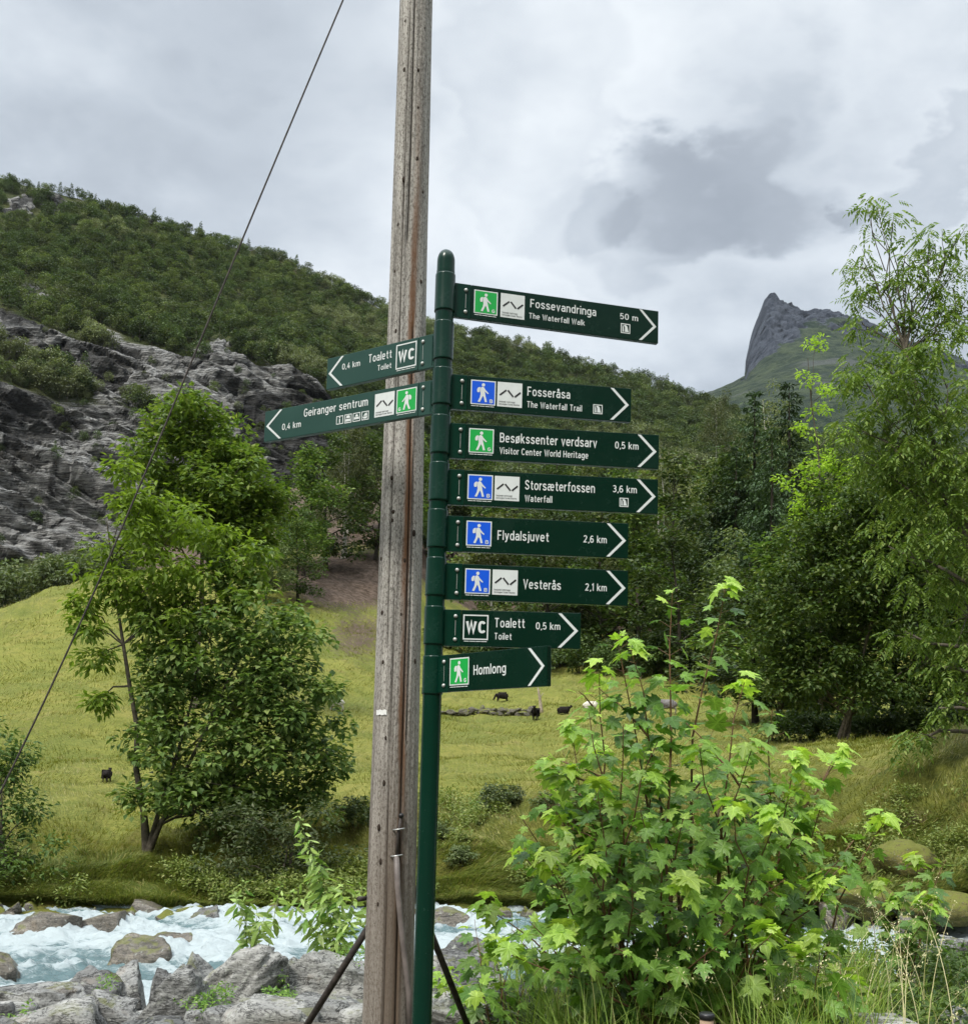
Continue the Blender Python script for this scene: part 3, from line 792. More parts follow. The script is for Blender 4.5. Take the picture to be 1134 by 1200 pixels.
# px0,px1,py_top,py_bottom,r, material, label, tilt
ROCKS = [
    (2, 106, 1154, 1212, 7.6, 'rock', 'broad rounded grey boulder at the corner of the rock bank beside the rapids', .05, 5),
    (78, 144, 1136, 1180, 8.8, 'rock_dark', 'dark rounded boulder wedged behind two paler ones near the rapids', 0, 4),
    (105, 163, 1164, 1212, 7.3, 'rock', 'small blocky grey boulder below the dark rounded one', .1, 4),
    (120, 182, 1131, 1178, 9.0, 'rock', 'grey boulder with orange and red lichen beside the tall slab', -.1, 4),
    (160, 246, 1127, 1205, 7.9, 'rock', 'tall grey slab leaning towards the pointed slab', -.85, 5),
    (236, 334, 1104, 1184, 8.3, 'rock_pale', 'large pointed slab with split top, highest on the rock bank', -.70, 5),
    (330, 370, 1126, 1162, 9.2, 'rock', 'squarish grey block between the pointed slab and the large pale boulder', 0, 4),
    (346, 434, 1116, 1190, 8.4, 'rock_pale', 'large pale cracked boulder touching the wooden pole', .15, 5),
    (284, 353, 1168, 1210, 7.2, 'rock_pale', 'pale rounded boulder in front of the pointed slab', 0, 4),
    (242, 288, 1180, 1212, 7.0, 'rock', 'low grey stone at the foot of the mossy gap', .1, 4),
    (370, 432, 1170, 1212, 7.2, 'rock', 'angular grey stone under the iron stay', -.1, 4),
    (-12, 20, 1174, 1212, 7.2, 'rock_dark', 'dark stone cut off by the picture edge beside the broad boulder', 0, 4),
    (222, 264, 1120, 1150, 9.6, 'rock', 'rough grey stone peeping over between the two slabs', .3, 4),
    (184, 214, 1134, 1160, 9.8, 'rock_dark', 'dark stone behind the tall leaning slab', 0, 4),
    (514, 588, 1100, 1152, 9.0, 'rock_dark', 'dark angular boulder under the lowest maple leaves by the water', -.1, 5),
    (503, 538, 1120, 1152, 8.4, 'rock', 'brownish grey stone beside the green post', .2, 4),
    (498, 652, 1163, 1240, 6.6, 'rock_pale', 'broad rough grey boulder between green post and maple bush', .08, 5),
    (1052, 1108, 1104, 1150, 8.8, 'rock', 'grey boulder beside the river seen past the maple bush', .1, 4),
    (1085, 1160, 1098, 1150, 9.4, 'rock', 'layered grey boulder at the picture edge beside the river', -.1, 4),
    (925, 1066, 1187, 1240, 5.6, 'rock_pale', 'flat pale stone slab among the grass tufts', 0, 4),
    (1005, 1052, 1175, 1200, 6.4, 'rock', 'small half buried stone behind the flat pale slab', 0, 3),
    (430, 500, 1140, 1200, 8.6, 'rock', 'grey boulder half hidden behind pole and post', .1, 4),
    (20, 62, 1150, 1172, 9.4, 'rock_dark', 'low dark stone at the water line beyond the broad boulder', .1, 3),
    (1095, 1140, 1180, 1215, 5.9, 'rock', 'grass fringed stone near the picture edge', 0, 3),
]

def place_rock(i, px0, px1, pt_, pb_, r, mat, label, tilt, sub, grp=None, zfloor=None, name='boulder'):
    c = (px0 + px1) / 2
    top = pt(c, pt_, r); bot = pt(c, pb_, r)
    wx = (px1 - px0) * r / FOC * .5
    fl = zfloor if zfloor is not None else near_z(top[0], top[1]).item()
    zb = min(bot[2], fl) - .06
    hz = (top[2] - zb) * .5
    if mat == 'moss_mound': zb = bot[2] - .25; hz = (top[2] - zb) * .5
    ct = np.array([top[0], top[1], (top[2] + zb) * .5])
    me = rock_mesh(100 + i * 13, sub, wx * 1.04, wx * 1.0 if mat == 'moss_mound' else min(max(wx * .85, hz * .8), wx * 1.3), hz, 1 if mat == 'moss_mound' else 10, .10, 0, tilt, name, .5 if abs(tilt) > .4 else .8)
    Vz = np.empty(len(me.vertices) * 3, dtype=np.float32); me.vertices.foreach_get('co', Vz); Vz = Vz.reshape(-1, 3)
    # settle: keep the authored top
    dz = hz - np.percentile(Vz[:, 2], 99.6); Vz[:, 2] += dz; me.vertices.foreach_set('co', Vz.ravel()); me.update()
    o = link(name, me, None, ct, M[mat]); tag(o, label, 'boulder', grp); return o

for i, q in enumerate(ROCKS): place_rock(i, *q[:5], q[5], q[6], q[7], q[8], 'boulders on the near river bank')

def rw(py):  # distance of the water surface seen at a row
    P = pt_z(300, py, WZ); return math.hypot(P[0], P[1])
WR = [
    (24, 92, 1068, 1098, rw(1095), 'rock_wet', 'long flat mossy rock lying along the far side of the rapids', .05, 4),
    (75, 152, 1066, 1096, rw(1092), 'rock_wet', 'brown angular rock joined to the flat mossy one in the rapids', -.1, 4),
    (136, 202, 1098, 1130, rw(1127), 'rock_wet', 'mossy brown rock standing in the middle of the rapids', .1, 4),
    (178, 230, 1093, 1116, rw(1113), 'rock_wet', 'smaller wet rock touching the mossy one in the rapids', -.1, 4),
    (-14, 27, 1116, 1140, rw(1137), 'rock_wet', 'wet brown rock in the rapids at the picture edge', 0, 4),
    (222, 272, 1062, 1086, rw(1082), 'rock_dark', 'dark rock at the far water line under the shrub', 0, 4),
    (256, 300, 1068, 1090, rw(1084), 'rock_dark', 'low black rock with water spilling over it', 0, 3),
    (506, 552, 1064, 1088, rw(1085), 'rock_wet', 'pale brown rock at the far bank beside the green post', .2, 4),
    (984, 1046, 1034, 1062, 20.2, 'moss_mound', 'low yellow green moss mound at the foot of the far bank', 0, 4),
    (1028, 1092, 984, 1024, 21.2, 'moss_mound', 'orange brown moss covered hummock on the far bank', 0, 4),
    (1064, 1150, 1044, 1068, 20.0, 'moss_mound', 'long mossy hump above the water at the picture edge', 0, 4),
]
for i, q in enumerate(WR): place_rock(40 + i, *q[:5], q[5], q[6], q[7], q[8], 'rocks in and beside the rapids', zfloor=(-1.8 if q[4] < 20 and 'moss_mound' != q[5] else None) or (WZ - .3), name='boulder')

rng = np.random.default_rng(5)
for i in range(46):       # stones of the far water line
    px = rng.uniform(-30, 1150) if i > 22 else rng.uniform(-20, 330)
    py = rng.uniform(1058, 1077)
    wpx = rng.uniform(10, 34)
    r = rw(min(py + 5, 1080)) + rng.uniform(-.2, .5)
    place_rock(200 + i, px - wpx / 2, px + wpx / 2, py - wpx * .28, py + wpx * .2, r, ('rock_moss', 'rock_wet', 'rock_moss')[i % 3],
               'mossy stone lying along the far water line', rng.uniform(-.6, .6), 3, 'stones along the far water line', zfloor=WZ - .1, name='stone')
for i in range(120):       # fillers of the near bank
    px = rng.uniform(0, 640); r = rng.uniform(6.6, 10.2)
    P = pt(px, 1150, r); z0 = near_z(P[0], P[1]).item()
    s = rng.uniform(.06, .24)
    me = rock_mesh(700 + i, 3, s * rng.uniform(.9, 1.5), s, s * rng.uniform(.6, 1), 9, .1, 0, 0, 'stone')
    o = link('stone', me, None, (P[0], P[1], z0 + s * .3), M[('rock', 'rock_pale', 'rock_dark')[i % 3]])
    tag(o, 'small loose stone between the boulders of the near bank', 'stone', 'loose stones between the boulders')


# ------------------------------------------------------------------ foliage tools
def rnd_dirs(rng, n, zmin=-1.0):
    z = rng.uniform(zmin, 1, n); a = rng.uniform(0, 2 * math.pi, n); s = np.sqrt(1 - z * z)
    return np.stack([s * np.cos(a), s * np.sin(a), z], -1)

def leaf_quads(C, A, L, W, rng, flat=.6, fold=.18):
    """C leaf bases, A leaf axes -> pointed quads with a slight fold"""
    n = len(C)
    A = A / (np.linalg.norm(A, axis=1)[:, None] + 1e-9)
    upj = np.stack([rng.normal(0, 1 - flat, n), rng.normal(0, 1 - flat, n), np.ones(n)], -1)
    S = np.cross(A, upj); S /= np.linalg.norm(S, axis=1)[:, None] + 1e-9
    Nn = np.cross(S, A)
    L = np.broadcast_to(L, (n,))[:, None]; W = np.broadcast_to(W, (n,))[:, None]
    v0 = C; v1 = C + A * L * .42 + S * W * .5 + Nn * W * fold; v2 = C + A * L - Nn * L * .06; v3 = C + A * L * .42 - S * W * .5 + Nn * W * fold
    V = np.stack([v0, v1, v2, v3], 1).reshape(-1, 3)
    return V, np.arange(4 * n).reshape(-1, 4)

def clump_leaves(cent, crad, per, L, W, rng, droop=.35, out_from=None, flat=.6, squash=.75, pinnate=0):
    n = len(cent); k = n * per
    idx = np.repeat(np.arange(n), per)
    d = rnd_dirs(rng, k); rad = np.asarray(crad)[idx] * rng.uniform(.25, 1, k) ** .6
    off = d * rad[:, None]; off[:, 2] *= squash
    C = cent[idx] + off
    A = d * .7 + rng.normal(0, .45, (k, 3)); A[:, 2] = A[:, 2] * .5 - droop
    if out_from is not None: A += .4 * (cent[idx] - out_from) / (np.linalg.norm(cent[idx] - out_from, axis=1)[:, None] + 1e-6)
    Ls = L * rng.uniform(.6, 1.25, k); Ws = W * rng.uniform(.7, 1.2, k)
    if not pinnate: return leaf_quads(C, A, Ls, Ws, rng, flat)
    # compound leaves: rachis with leaflets in pairs
    A /= np.linalg.norm(A, axis=1)[:, None]
    S = np.cross(A, np.stack([rng.normal(0, .3, k), rng.normal(0, .3, k), np.ones(k)], -1)); S /= np.linalg.norm(S, axis=1)[:, None] + 1e-9
    Cs, As, LL, WW = [], [], [], []
    for q in range(pinnate):
        tt = .25 + .7 * q / max(pinnate - 1, 1)
        base = C + A * (Ls * tt)[:, None] + np.array([0, 0, -1]) * (Ls * tt * tt * .25)[:, None]
        if q == pinnate - 1:
            Cs.append(base); As.append(A + np.array([0, 0, -.5])); LL.append(Ls * .42); WW.append(Ws)
        else:
            for sg in (-1, 1):
                Cs.append(base); As.append(A * .45 + S * sg + np.array([0, 0, -.35])); LL.append(Ls * .40); WW.append(Ws)
    return leaf_quads(np.concatenate(Cs), np.concatenate(As), np.concatenate(LL), np.concatenate(WW), rng, .8)

def limb(a, b, r0, r1, rng, sag=.06, n=6):
    a, b = np.asarray(a, float), np.asarray(b, float); t = np.linspace(0, 1, n)[:, None]
    L = np.linalg.norm(b - a)
    P = a + (b - a) * t; j = rng.normal(0, L * .03, (n, 3)) * (t * (1 - t) * 4)
    P = P + j; P[:, 2] += (np.sin(t[:, 0] * math.pi) * L * sag)
    return P, np.linspace(r0, r1, n)

GROUPS_DONE = {}

def build_tree_meshes(base, top, lobes, rng, leaf, L, W, clumps, per, crad, trunk_r, stems=1, droop=.3, pinnate=0, flat=.6,
                      twig=.45, mat_leaf=None, mat_bark=None, squash=.75, lean=.0, trunk_to=.85, inner=.25):
    """all coordinates are relative to base; returns wood mesh, leaf mesh"""
    polys = []; base = np.zeros(3)
    cents = []; own = []
    for li, (c, rad) in enumerate(lobes):
        vol = rad[0] * rad[1] * rad[2]
        n = max(3, int(clumps * vol))
        d = rnd_dirs(rng, n, -.85); rr = np.where(rng.random(n) < inner, rng.uniform(.2, .75, n), rng.uniform(.72, 1.0, n))
        q = c + d * rr[:, None] * rad
        q += rng.normal(0, .06, (n, 3)) * rad
        cents.append(q); own.append(np.full(n, li))
    cents = np.concatenate(cents); own = np.concatenate(own)
    # trunks
    tops = []
    for s in range(stems):
        o = np.array([rng.uniform(-1, 1), rng.uniform(-1, 1), 0]) * trunk_r * 2.2 * (stems > 1)
        tp = np.array(top) * trunk_to; tp[:2] += rng.normal(0, .12, 2) * abs(tp[2]) * (.25 + .4 * (stems > 1))
        n = 9; t = np.linspace(0, 1, n)
        Pp = o + (tp - o) * t[:, None]; Pp[1:, :2] += np.cumsum(rng.normal(0, .012, (n - 1, 2)) * np.linalg.norm(tp), axis=0) * .6
        rad = trunk_r * (1 - .86 * t) / (1 if stems == 1 else 1.3); rad[0] *= 1.35
        polys.append((Pp, rad)); tops.append((Pp, rad))
    for li, (c, rad) in enumerate(lobes):
        Pp, rd = tops[li % len(tops)]
        k = int(np.clip(np.searchsorted(Pp[:, 2], c[2] - np.linalg.norm(c[:2] - Pp[4, :2]) * .7 - rad[2] * .4), 1, len(Pp) - 2))
        polys.append(limb(Pp[k], c, rd[k] * .6, max(rd[k] * .16, trunk_r * .06), rng))
        mine = cents[own == li]
        for q in mine[rng.random(len(mine)) < twig]:
            st = Pp[k] + (c - Pp[k]) * rng.uniform(.45, 1.0)
            polys.append(limb(st, q, trunk_r * .09, trunk_r * .03, rng, .03, 4))
    WV, WF = tubes(polys, 5)
    LV, LF = clump_leaves(cents, np.full(len(cents), crad) * rng.uniform(.6, 1.35, len(cents)), per, L, W, rng, droop, None, flat, squash, pinnate)
    wm = mesh_np('trunk', WV, WF, True, [mat_bark or M['bark']])
    lm = mesh_np('crown', LV, LF, False, [mat_leaf])
    return wm, lm

def tree_thing(name, label, cat, base, wm, lm, group=None, rz=0, extra=None):
    e = empty(name, base, rz); tag(e, label, cat, group)
    link('trunk', wm, e); link('crown', lm, e)
    for nm, mm in (extra or []): link(nm, mm, e)
    return e

def hero_tree(seed, name, label, cat, bpx, r, lobes_px, leaf, L, W, clumps=9, per=40, crad=.45, trunk_r=.16, bpy_=None,
              depth=1.0, zbase=None, second=None, **kw):
    """bpx: photo column (and row) of the foot; lobes given as photo ellipses at distance r"""
    rng = np.random.default_rng(seed)
    if bpy_ is not None:
        h = hit(bpx, bpy_); base = np.array(h[:]) if h is not None else pt(bpx, bpy_, r)
        r = math.hypot(base[0], base[1])
    else:
        p0 = pt(bpx, 900, r); z = gz(p0[0], p0[1]); base = np.array([p0[0], p0[1], z if zbase is None else zbase])
    lobes = []
    for q in lobes_px:
        lx, ly, rx, ry = q[:4]; dr = q[4] if len(q) > 4 else rng.uniform(-.4, .4) * rx * r / FOC
        c = pt(lx, ly, r + dr) - base; sx = rx * r / FOC; sz = ry * r / FOC
        lobes.append((c, np.array([sx, sx * depth, sz])))
    topz = max(c[2] + rad[2] * .5 for c, rad in lobes)
    tops = sorted(lobes, key=lambda q: -q[0][2])[0][0]
    top = np.array([tops[0], tops[1], topz])
    sp = {k: v for k, v in kw.items()}
    wm, lm = build_tree_meshes(base, top, lobes, rng, leaf, L, W, clumps, per, crad, trunk_r, mat_leaf=M[leaf], **sp)
    ex = []
    if second:      # young bright growth at chosen lobes
        m2, ids, cl2, per2 = second
        w2, l2 = build_tree_meshes(base, top, [lobes[i] for i in ids], np.random.default_rng(seed + 5), m2, L, W, cl2, per2, crad, trunk_r, mat_leaf=M[m2], **sp)
        bpy.data.meshes.remove(w2); l2.name = 'young_leaves'; ex.append(('young_leaves', l2))
    return tree_thing(name, label, cat, base, wm, lm, None, 0, ex)


# ------------------------------------------------------------------ trees one can tell apart on the far bank and in the field
hero_tree(11, 'maple_tree', 'bushy dark green tree with grey forked trunk standing on the far river bank', 'tree', 166, 30,
          [(215, 905, 75, 62), (320, 880, 82, 70), (250, 810, 85, 70), (340, 790, 62, 66), (300, 730, 62, 56), (215, 760, 58, 52), (352, 840, 50, 60), (185, 850, 42, 55), (270, 945, 65, 34), (255, 690, 45, 38), (190, 920, 50, 34), (330, 940, 60, 34), (380, 880, 30, 34)],
          'leaf_front', .19, .13, clumps=15, per=62, crad=.40, trunk_r=.08, bpy_=1003, stems=2, droop=.25, depth=.9, flat=.75)
hero_tree(12, 'ash_tree', 'tall leaning sapling tree with bright lime green crown rising out of the dark bushy tree', 'tree', 172, 31,
          [(155, 622, 48, 40), (145, 690, 52, 46), (205, 640, 54, 46), (250, 690, 46, 38), (190, 730, 50, 42), (170, 590, 20, 18), (128, 660, 24, 24), (285, 650, 36, 22), (225, 610, 30, 26), (95, 712, 10, 8), (108, 735, 12, 10), (112, 818, 14, 8), (150, 550, 10, 10), (118, 770, 14, 10), (262, 640, 34, 26), (120, 690, 26, 24), (180, 700, 44, 34), (295, 675, 24, 22)],
          'leaf_lime', .22, .10, clumps=17, per=56, crad=.38, trunk_r=.085, bpy_=1000, droop=.4, depth=.8, flat=.7, second=('leaf_ash', [4, 7], 8, 40))
hero_tree(13, 'broadleaf_tree', 'full rounded tree with fresh green crown in front of the dark cliff', 'tree', 225, 60,
          [(230, 498, 46, 34), (272, 535, 40, 36), (185, 540, 40, 40), (300, 600, 36, 44), (270, 565, 44, 45), (230, 610, 62, 48), (290, 610, 34, 40), (168, 610, 26, 40), (240, 480, 18, 18), (200, 515, 26, 22), (280, 640, 40, 30), (300, 570, 24, 26)],
          'leaf_ash', .40, .24, clumps=3.2, per=80, crad=.80, trunk_r=.22, droop=.2, depth=.9)
hero_tree(14, 'willow_shrub', 'dense dark thicket on the river bank under the bushy tree', 'shrub', 330, 24,
          [(330, 1010, 60, 32), (270, 1015, 50, 36), (385, 1005, 40, 30), (300, 960, 60, 26), (350, 960, 45, 22), (240, 1040, 26, 20), (310, 1045, 60, 16)],
          'leaf_grey', .12, .06, clumps=46, per=50, crad=.26, trunk_r=.05, bpy_=1040, stems=4, droop=.1, depth=.7, trunk_to=.6)
hero_tree(15, 'bush', 'olive green bush cut off by the picture edge on the far bank', 'shrub', 5, 22,
          [(5, 940, 48, 45), (-30, 900, 50, 46), (20, 1000, 44, 36), (-30, 990, 50, 50), (30, 960, 22, 22), (-10, 870, 26, 22), (15, 885, 20, 20)],
          'leaf_mid', .13, .07, clumps=34, per=56, crad=.32, trunk_r=.06, bpy_=1035, stems=3, depth=.8, trunk_to=.7)

# the big trees at the picture edge on the other side of the field
hero_tree(21, 'hazel_tree', 'wide low spreading tree with dark hollow underneath at the field edge', 'tree', 985, 47,
          [(960, 700, 74, 60, 0), (905, 720, 36, 34, .3), (930, 770, 48, 34, -.5), (1020, 655, 74, 60), (1000, 600, 60, 46), (1070, 700, 70, 66), (1120, 640, 60, 60), (1110, 760, 56, 44, -1.0), (960, 640, 40, 34), (890, 700, 24, 16), (1060, 590, 60, 40), (1010, 740, 40, 34, -.4), (915, 805, 44, 18, -1), (980, 800, 56, 34, -1), (1040, 810, 50, 28, -.5), (930, 770, 50, 44, -1)],
          'leaf_mid', .24, .17, clumps=4.2, per=70, crad=.66, trunk_r=.11, stems=3, depth=1.0, flat=.8)
hero_tree(22, 'slender_tree', 'slender half bare tree with yellow green leaf tufts below the distant horn', 'tree', 962, 60,
          [(955, 400, 10, 10), (948, 440, 13, 12), (975, 455, 13, 12), (958, 480, 18, 14), (940, 500, 13, 12), (985, 505, 17, 14), (960, 540, 28, 18), (985, 560, 30, 22), (935, 560, 22, 18), (965, 600, 34, 26), (1000, 640, 36, 28), (940, 620, 26, 22)],
          'leaf_lime', .30, .14, clumps=7, per=30, crad=.42, trunk_r=.13, droop=.2, trunk_to=.95, second=('leaf_mid', [7, 9, 10, 11], 5, 50))
hero_tree(23, 'ash_tree', 'tall airy ash tree with thin open crown against the clouds', 'tree', 1215, 25,
          [(1020, 250, 24, 18), (1045, 262, 22, 18), (1008, 300, 16, 18), (1060, 300, 26, 24), (1095, 285, 26, 20), (1030, 330, 24, 20), (1015, 345, 16, 12), (1075, 340, 30, 26), (1115, 320, 26, 26), (1050, 380, 32, 24), (1100, 390, 34, 30), (1010, 380, 12, 10), (1125, 270, 22, 22), (1020, 420, 30, 18), (1000, 450, 24, 18), (1140, 360, 30, 30)],
          'leaf_ash', .30, .05, clumps=42, per=10, crad=.30, trunk_r=.14, droop=.5, pinnate=5, trunk_to=.8, squash=.9, twig=.95, bpy_=None)
hero_tree(24, 'ash_tree', 'heavy drooping ash branches hanging over the field edge from beyond the picture', 'tree', 1235, 24,
          [(1010, 440, 34, 24), (1060, 440, 46, 34), (1110, 450, 46, 40), (1040, 500, 50, 40), (1100, 530, 56, 50), (1010, 540, 36, 30), (1065, 580, 46, 40), (1120, 620, 44, 50), (1085, 670, 40, 40), (1128, 720, 40, 50), (1092, 780, 36, 34), (1125, 810, 34, 30), (1060, 740, 26, 24), (1100, 830, 26, 18), (1078, 868, 14, 9), (1040, 640, 30, 26), (1000, 500, 26, 18), (1140, 560, 50, 60)],
          'leaf_ash', .32, .06, clumps=18, per=15, crad=.34, trunk_r=.17, droop=.6, pinnate=5, trunk_to=.75, squash=.9)
for k, (px, py, tp, w_, lab, nm) in enumerate((
        (846, 700, 455, 30, 'tall thin birch with a straight white trunk beside the sign tips', 'birch_tree'),
        (404, 655, 482, 46, 'birch with two pale stems standing on the brown trampled slope', 'birch_tree'),
        (772, 745, 520, 34, 'thin grey birch behind the sign tips', 'birch_tree'),
        (905, 760, 455, 36, 'pale birch between the dark spruces and the slender tree', 'birch_tree'))):
    rng = np.random.default_rng(60 + k); lob = []
    hgt = (py - tp)
    for q in range(9):
        f = q / 8; yy = tp + hgt * (.06 + .62 * f); ww = w_ * (.35 + .65 * math.sin(min(1, .2 + f) * math.pi * .62))
        lob.append((px + rng.uniform(-.45, .45) * ww, yy, ww * .62, hgt * .085))
    hero_tree(60 + k, nm, lab, 'tree', px, 100, lob, 'leaf_olive', .34, .17, clumps=1.3, per=60, crad=.8, trunk_r=.22, bpy_=py,
              droop=.7, mat_bark=M['bark_birch'], trunk_to=.97, squash=1.2, stems=2 if k == 1 else 1)


def spruce_meshes(seed, h, w_, leaf='needle'):
    rng = np.random.default_rng(seed); n = 34; C, A = [], []
    polys = [(np.array([[0, 0, 0], [0, 0, h * .5], [0, 0, h * .97]]), np.array([.018 * h, .010 * h, .001 * h]))]
    for i in range(n):
        f = i / n; z = h * (.08 + .93 * f); rad = w_ * (1 - f) ** .85 * rng.uniform(.8, 1.1) + .10
        for k in range(int(8 - 3 * f)):
            a = rng.uniform(0, 6.283); d = np.array([math.cos(a), math.sin(a), -.28])
            m = max(14, int(120 * (1 - f))); t = rng.uniform(.05, 1, m)
            p = np.array([0, 0, z]) + d * (rad * t)[:, None] + rng.normal(0, 1, (m, 3)) * ((.03 + .13 * rad * t)[:, None]) * np.array([1, 1, .5])
            p[:, 2] += .12 * rad * t * t
            C.append(p); A.append(d + rng.normal(0, .55, (m, 3)) + np.array([0, 0, -.25]))
    V, F = leaf_quads(np.concatenate(C), np.concatenate(A), h * .020 * rng.uniform(.6, 1.3, sum(map(len, C))), h * .0075, rng, .7)
    WV, WF = tubes(polys, 6)
    return mesh_np('trunk', WV, WF, True, [M['bark_dark']]), mesh_np('crown', V, F, False, [M[leaf]])

SPR = [spruce_meshes(300 + i, 10, 2.4 + .3 * i) for i in range(3)]

def spruce(px, bpy_, tpy, which, label, r=None, group=None):
    if r is None:
        h_ = hit(px, bpy_); base = np.array(h_[:]); r = math.hypot(base[0], base[1])
    else:
        p = pt(px, 900, r); base = np.array([p[0], p[1], gz(p[0], p[1])])
    h = pt(px, tpy, r)[2] - base[2]
    e = tree_thing('spruce_tree', label, 'tree', base, *SPR[which], group, px * .7); e.scale = (h / 10,) * 3; return e

spruce(884, 765, 456, 0, 'dark pointed spruce just below the foot of the distant horn', 120)
spruce(926, 760, 446, 1, 'tallest dark spruce beside the slender yellow green tree', 116)
spruce(905, 780, 500, 2, 'shorter dark spruce between the two pointed ones', 105)
spruce(862, 780, 520, 1, 'dark spruce half hidden behind the white birch trunk', 118)

# ---- the mixed wood behind the signs: one prototype per kind, copied with its parts
def wood_proto(seed, kind):
    rng = np.random.default_rng(seed); h = 10.0; lob = []
    for q in range(15):
        f = rng.uniform(.12, .95); a = rng.uniform(0, 6.28); rad = 2.1 * math.sin(math.pi * min(.95, .25 + f * .72)) * rng.uniform(.3, 1)
        s = rng.uniform(.9, 1.5) * (1.15 - .5 * f)
        lob.append((np.array([rad * math.cos(a), rad * math.sin(a), f * h]), np.array([s, s, s * .95])))
    lob.append((np.array([0, 0, h * .93]), np.array([.6, .6, .7])))
    mat = ('leaf_dark', 'leaf_olive', 'leaf_mid', 'leaf_grey')[kind]
    return build_tree_meshes(np.zeros(3), np.array([0, 0, h]), lob, rng, mat, 0.26, .16, 5.2, 44, .55, .12, mat_leaf=M[mat], mat_bark=M['bark_birch'] if kind in (1,) else M['bark_dark'], droop=(.2, .5, .2, .4)[kind], twig=.3)

WOOD = [wood_proto(400 + i, i % 4) for i in range(6)]
W_LAB = {0: 'dark green leafy tree in the wood behind the signs', 1: 'olive green birch in the wood behind the signs', 2: 'mid green leafy tree in the wood behind the signs', 3: 'grey green willow in the wood behind the signs'}
rng = np.random.default_rng(77); WOOD_MAX = []
def wood_tree(px, r, hgt, k, label, group, wscale=1.0):
    p = pt(px, 900, r); z = gz(p[0], p[1])
    if z is None: return
    e = tree_thing(('leafy_tree', 'birch_tree', 'leafy_tree', 'willow_tree')[k % 4], label, 'tree', (p[0], p[1], z - .1), *WOOD[k], group, rng.uniform(0, 6.28))
    e.scale = (hgt / 10 * wscale, hgt / 10 * wscale, hgt / 10); return e

# crown top line the wood reaches in the view (column, row)
TOPL = [(300, 560), (340, 520), (400, 500), (450, 490), (520, 470), (600, 500), (680, 510), (740, 490), (790, 450), (850, 470), (900, 480), (960, 520), (1050, 480), (1134, 460)]
n_w = 0
for row, (r0, r1, cnt, x0, x1) in enumerate(((118, 135, 17, 520, 1140), (140, 165, 22, 330, 1140), (168, 215, 30, 300, 1150))):
    for i in range(cnt):
        px = x0 + (x1 - x0) * (i + rng.uniform(.1, .9)) / cnt; r = rng.uniform(r0, r1)
        if row == 0 and px < 560: continue
        p = pt(px, 900, r); z = gz(p[0], p[1])
        if z is None: continue
        tl = np.interp(px, [a for a, b_ in TOPL], [b_ for a, b_ in TOPL])
        hm = pt(px, tl + rng.uniform(-8, 60) + (0, 0, 8)[row] + (60 if row == 0 else 0), r)[2] - z
        hgt = float(np.clip(hm, 6, 24)); k = int(rng.integers(0, 6))
        wood_tree(px, r, hgt, k, W_LAB[k % 4], 'trees of the wood behind the signs', rng.uniform(.85, 1.25)); n_w += 1
for i, (px, tp, r, k, lab) in enumerate(((345, 520, 122, 2, 'bright green round tree at the upper edge of the brown slope'), (372, 500, 128, 0, 'dark dense tree beside the two stemmed birch'),
                                       (318, 560, 112, 2, 'low leafy tree between the cliff and the brown slope'), (430, 505, 134, 0, 'dark tree showing between birch and wooden pole'),
                                       (340, 590, 108, 0, 'shady low tree leaning over the brown slope'), (300, 600, 104, 3, 'grey green tree behind the bushy bank tree'),
                                       (700, 560, 112, 0, 'dark round tree behind the lowest long sign'), (640, 590, 112, 0, 'deep green tree above the short toilet sign'),
                                       (575, 600, 110, 1, 'olive birch beside the green post at the field edge'), (745, 560, 108, 2, 'leafy tree at the field edge above the maple bush'),
                                       (800, 590, 98, 0, 'dark leafy tree standing forward at the field edge'), (860, 620, 92, 3, 'grey green willow at the field edge beside the wide tree'))):
    p = pt(px, 900, r); z = gz(p[0], p[1]); wood_tree(px, r, float(pt(px, tp, r)[2] - z), k, lab, 'trees at the upper edge of the field', 1.25)

for i in range(11):
    px = 885 + 27 * i
    wood_tree(px, 62 + rng.uniform(-3, 6), float(rng.uniform(8, 12)), (0, 2, 0)[i % 3], 'dark leafy tree standing close behind the wide spreading tree', 'trees close behind the wide spreading tree', 1.5)
# undergrowth along the foot of the wood: shrubs, each its own
def shrub_proto(seed, mat):
    rng = np.random.default_rng(seed); lob = []
    for q in range(7):
        a = rng.uniform(0, 6.28); rr = rng.uniform(0, .9); s = rng.uniform(.5, .8)
        lob.append((np.array([rr * math.cos(a), rr * math.sin(a), rng.uniform(.35, 1.0)]), np.array([s, s, s * .8])))
    return build_tree_meshes(np.zeros(3), np.array([0, 0, 1.3]), lob, rng, mat, .17, .10, 26, 30, .25, .03, mat_leaf=M[mat], stems=3, trunk_to=.6, twig=.2)
SHR = [shrub_proto(500 + i, mm) for i, mm in enumerate(('leaf_mid', 'leaf_dark', 'leaf_grey'))]
def shrub(px, r, size, k, label, group, wz=1.0):
    p = pt(px, 900, r); z = gz(p[0], p[1])
    if z is None: z = 0
    e = empty('shrub', (p[0], p[1], z - .05), rng.uniform(0, 6.28)); tag(e, label, 'shrub', group)
    link('stems', SHR[k][0], e); link('foliage', SHR[k][1], e); e.scale = (size, size, size * wz); return e
for i in range(34):
    px = 520 + 420 * (i + rng.uniform(0, 1)) / 34
    shrub(px, np.interp(px, [500, 850, 940], [112, 98, 70]) + rng.uniform(-3, 6), rng.uniform(1.6, 3.0), int(rng.integers(0, 2)), 'dark bush at the foot of the wood above the field', 'bushes along the foot of the wood')
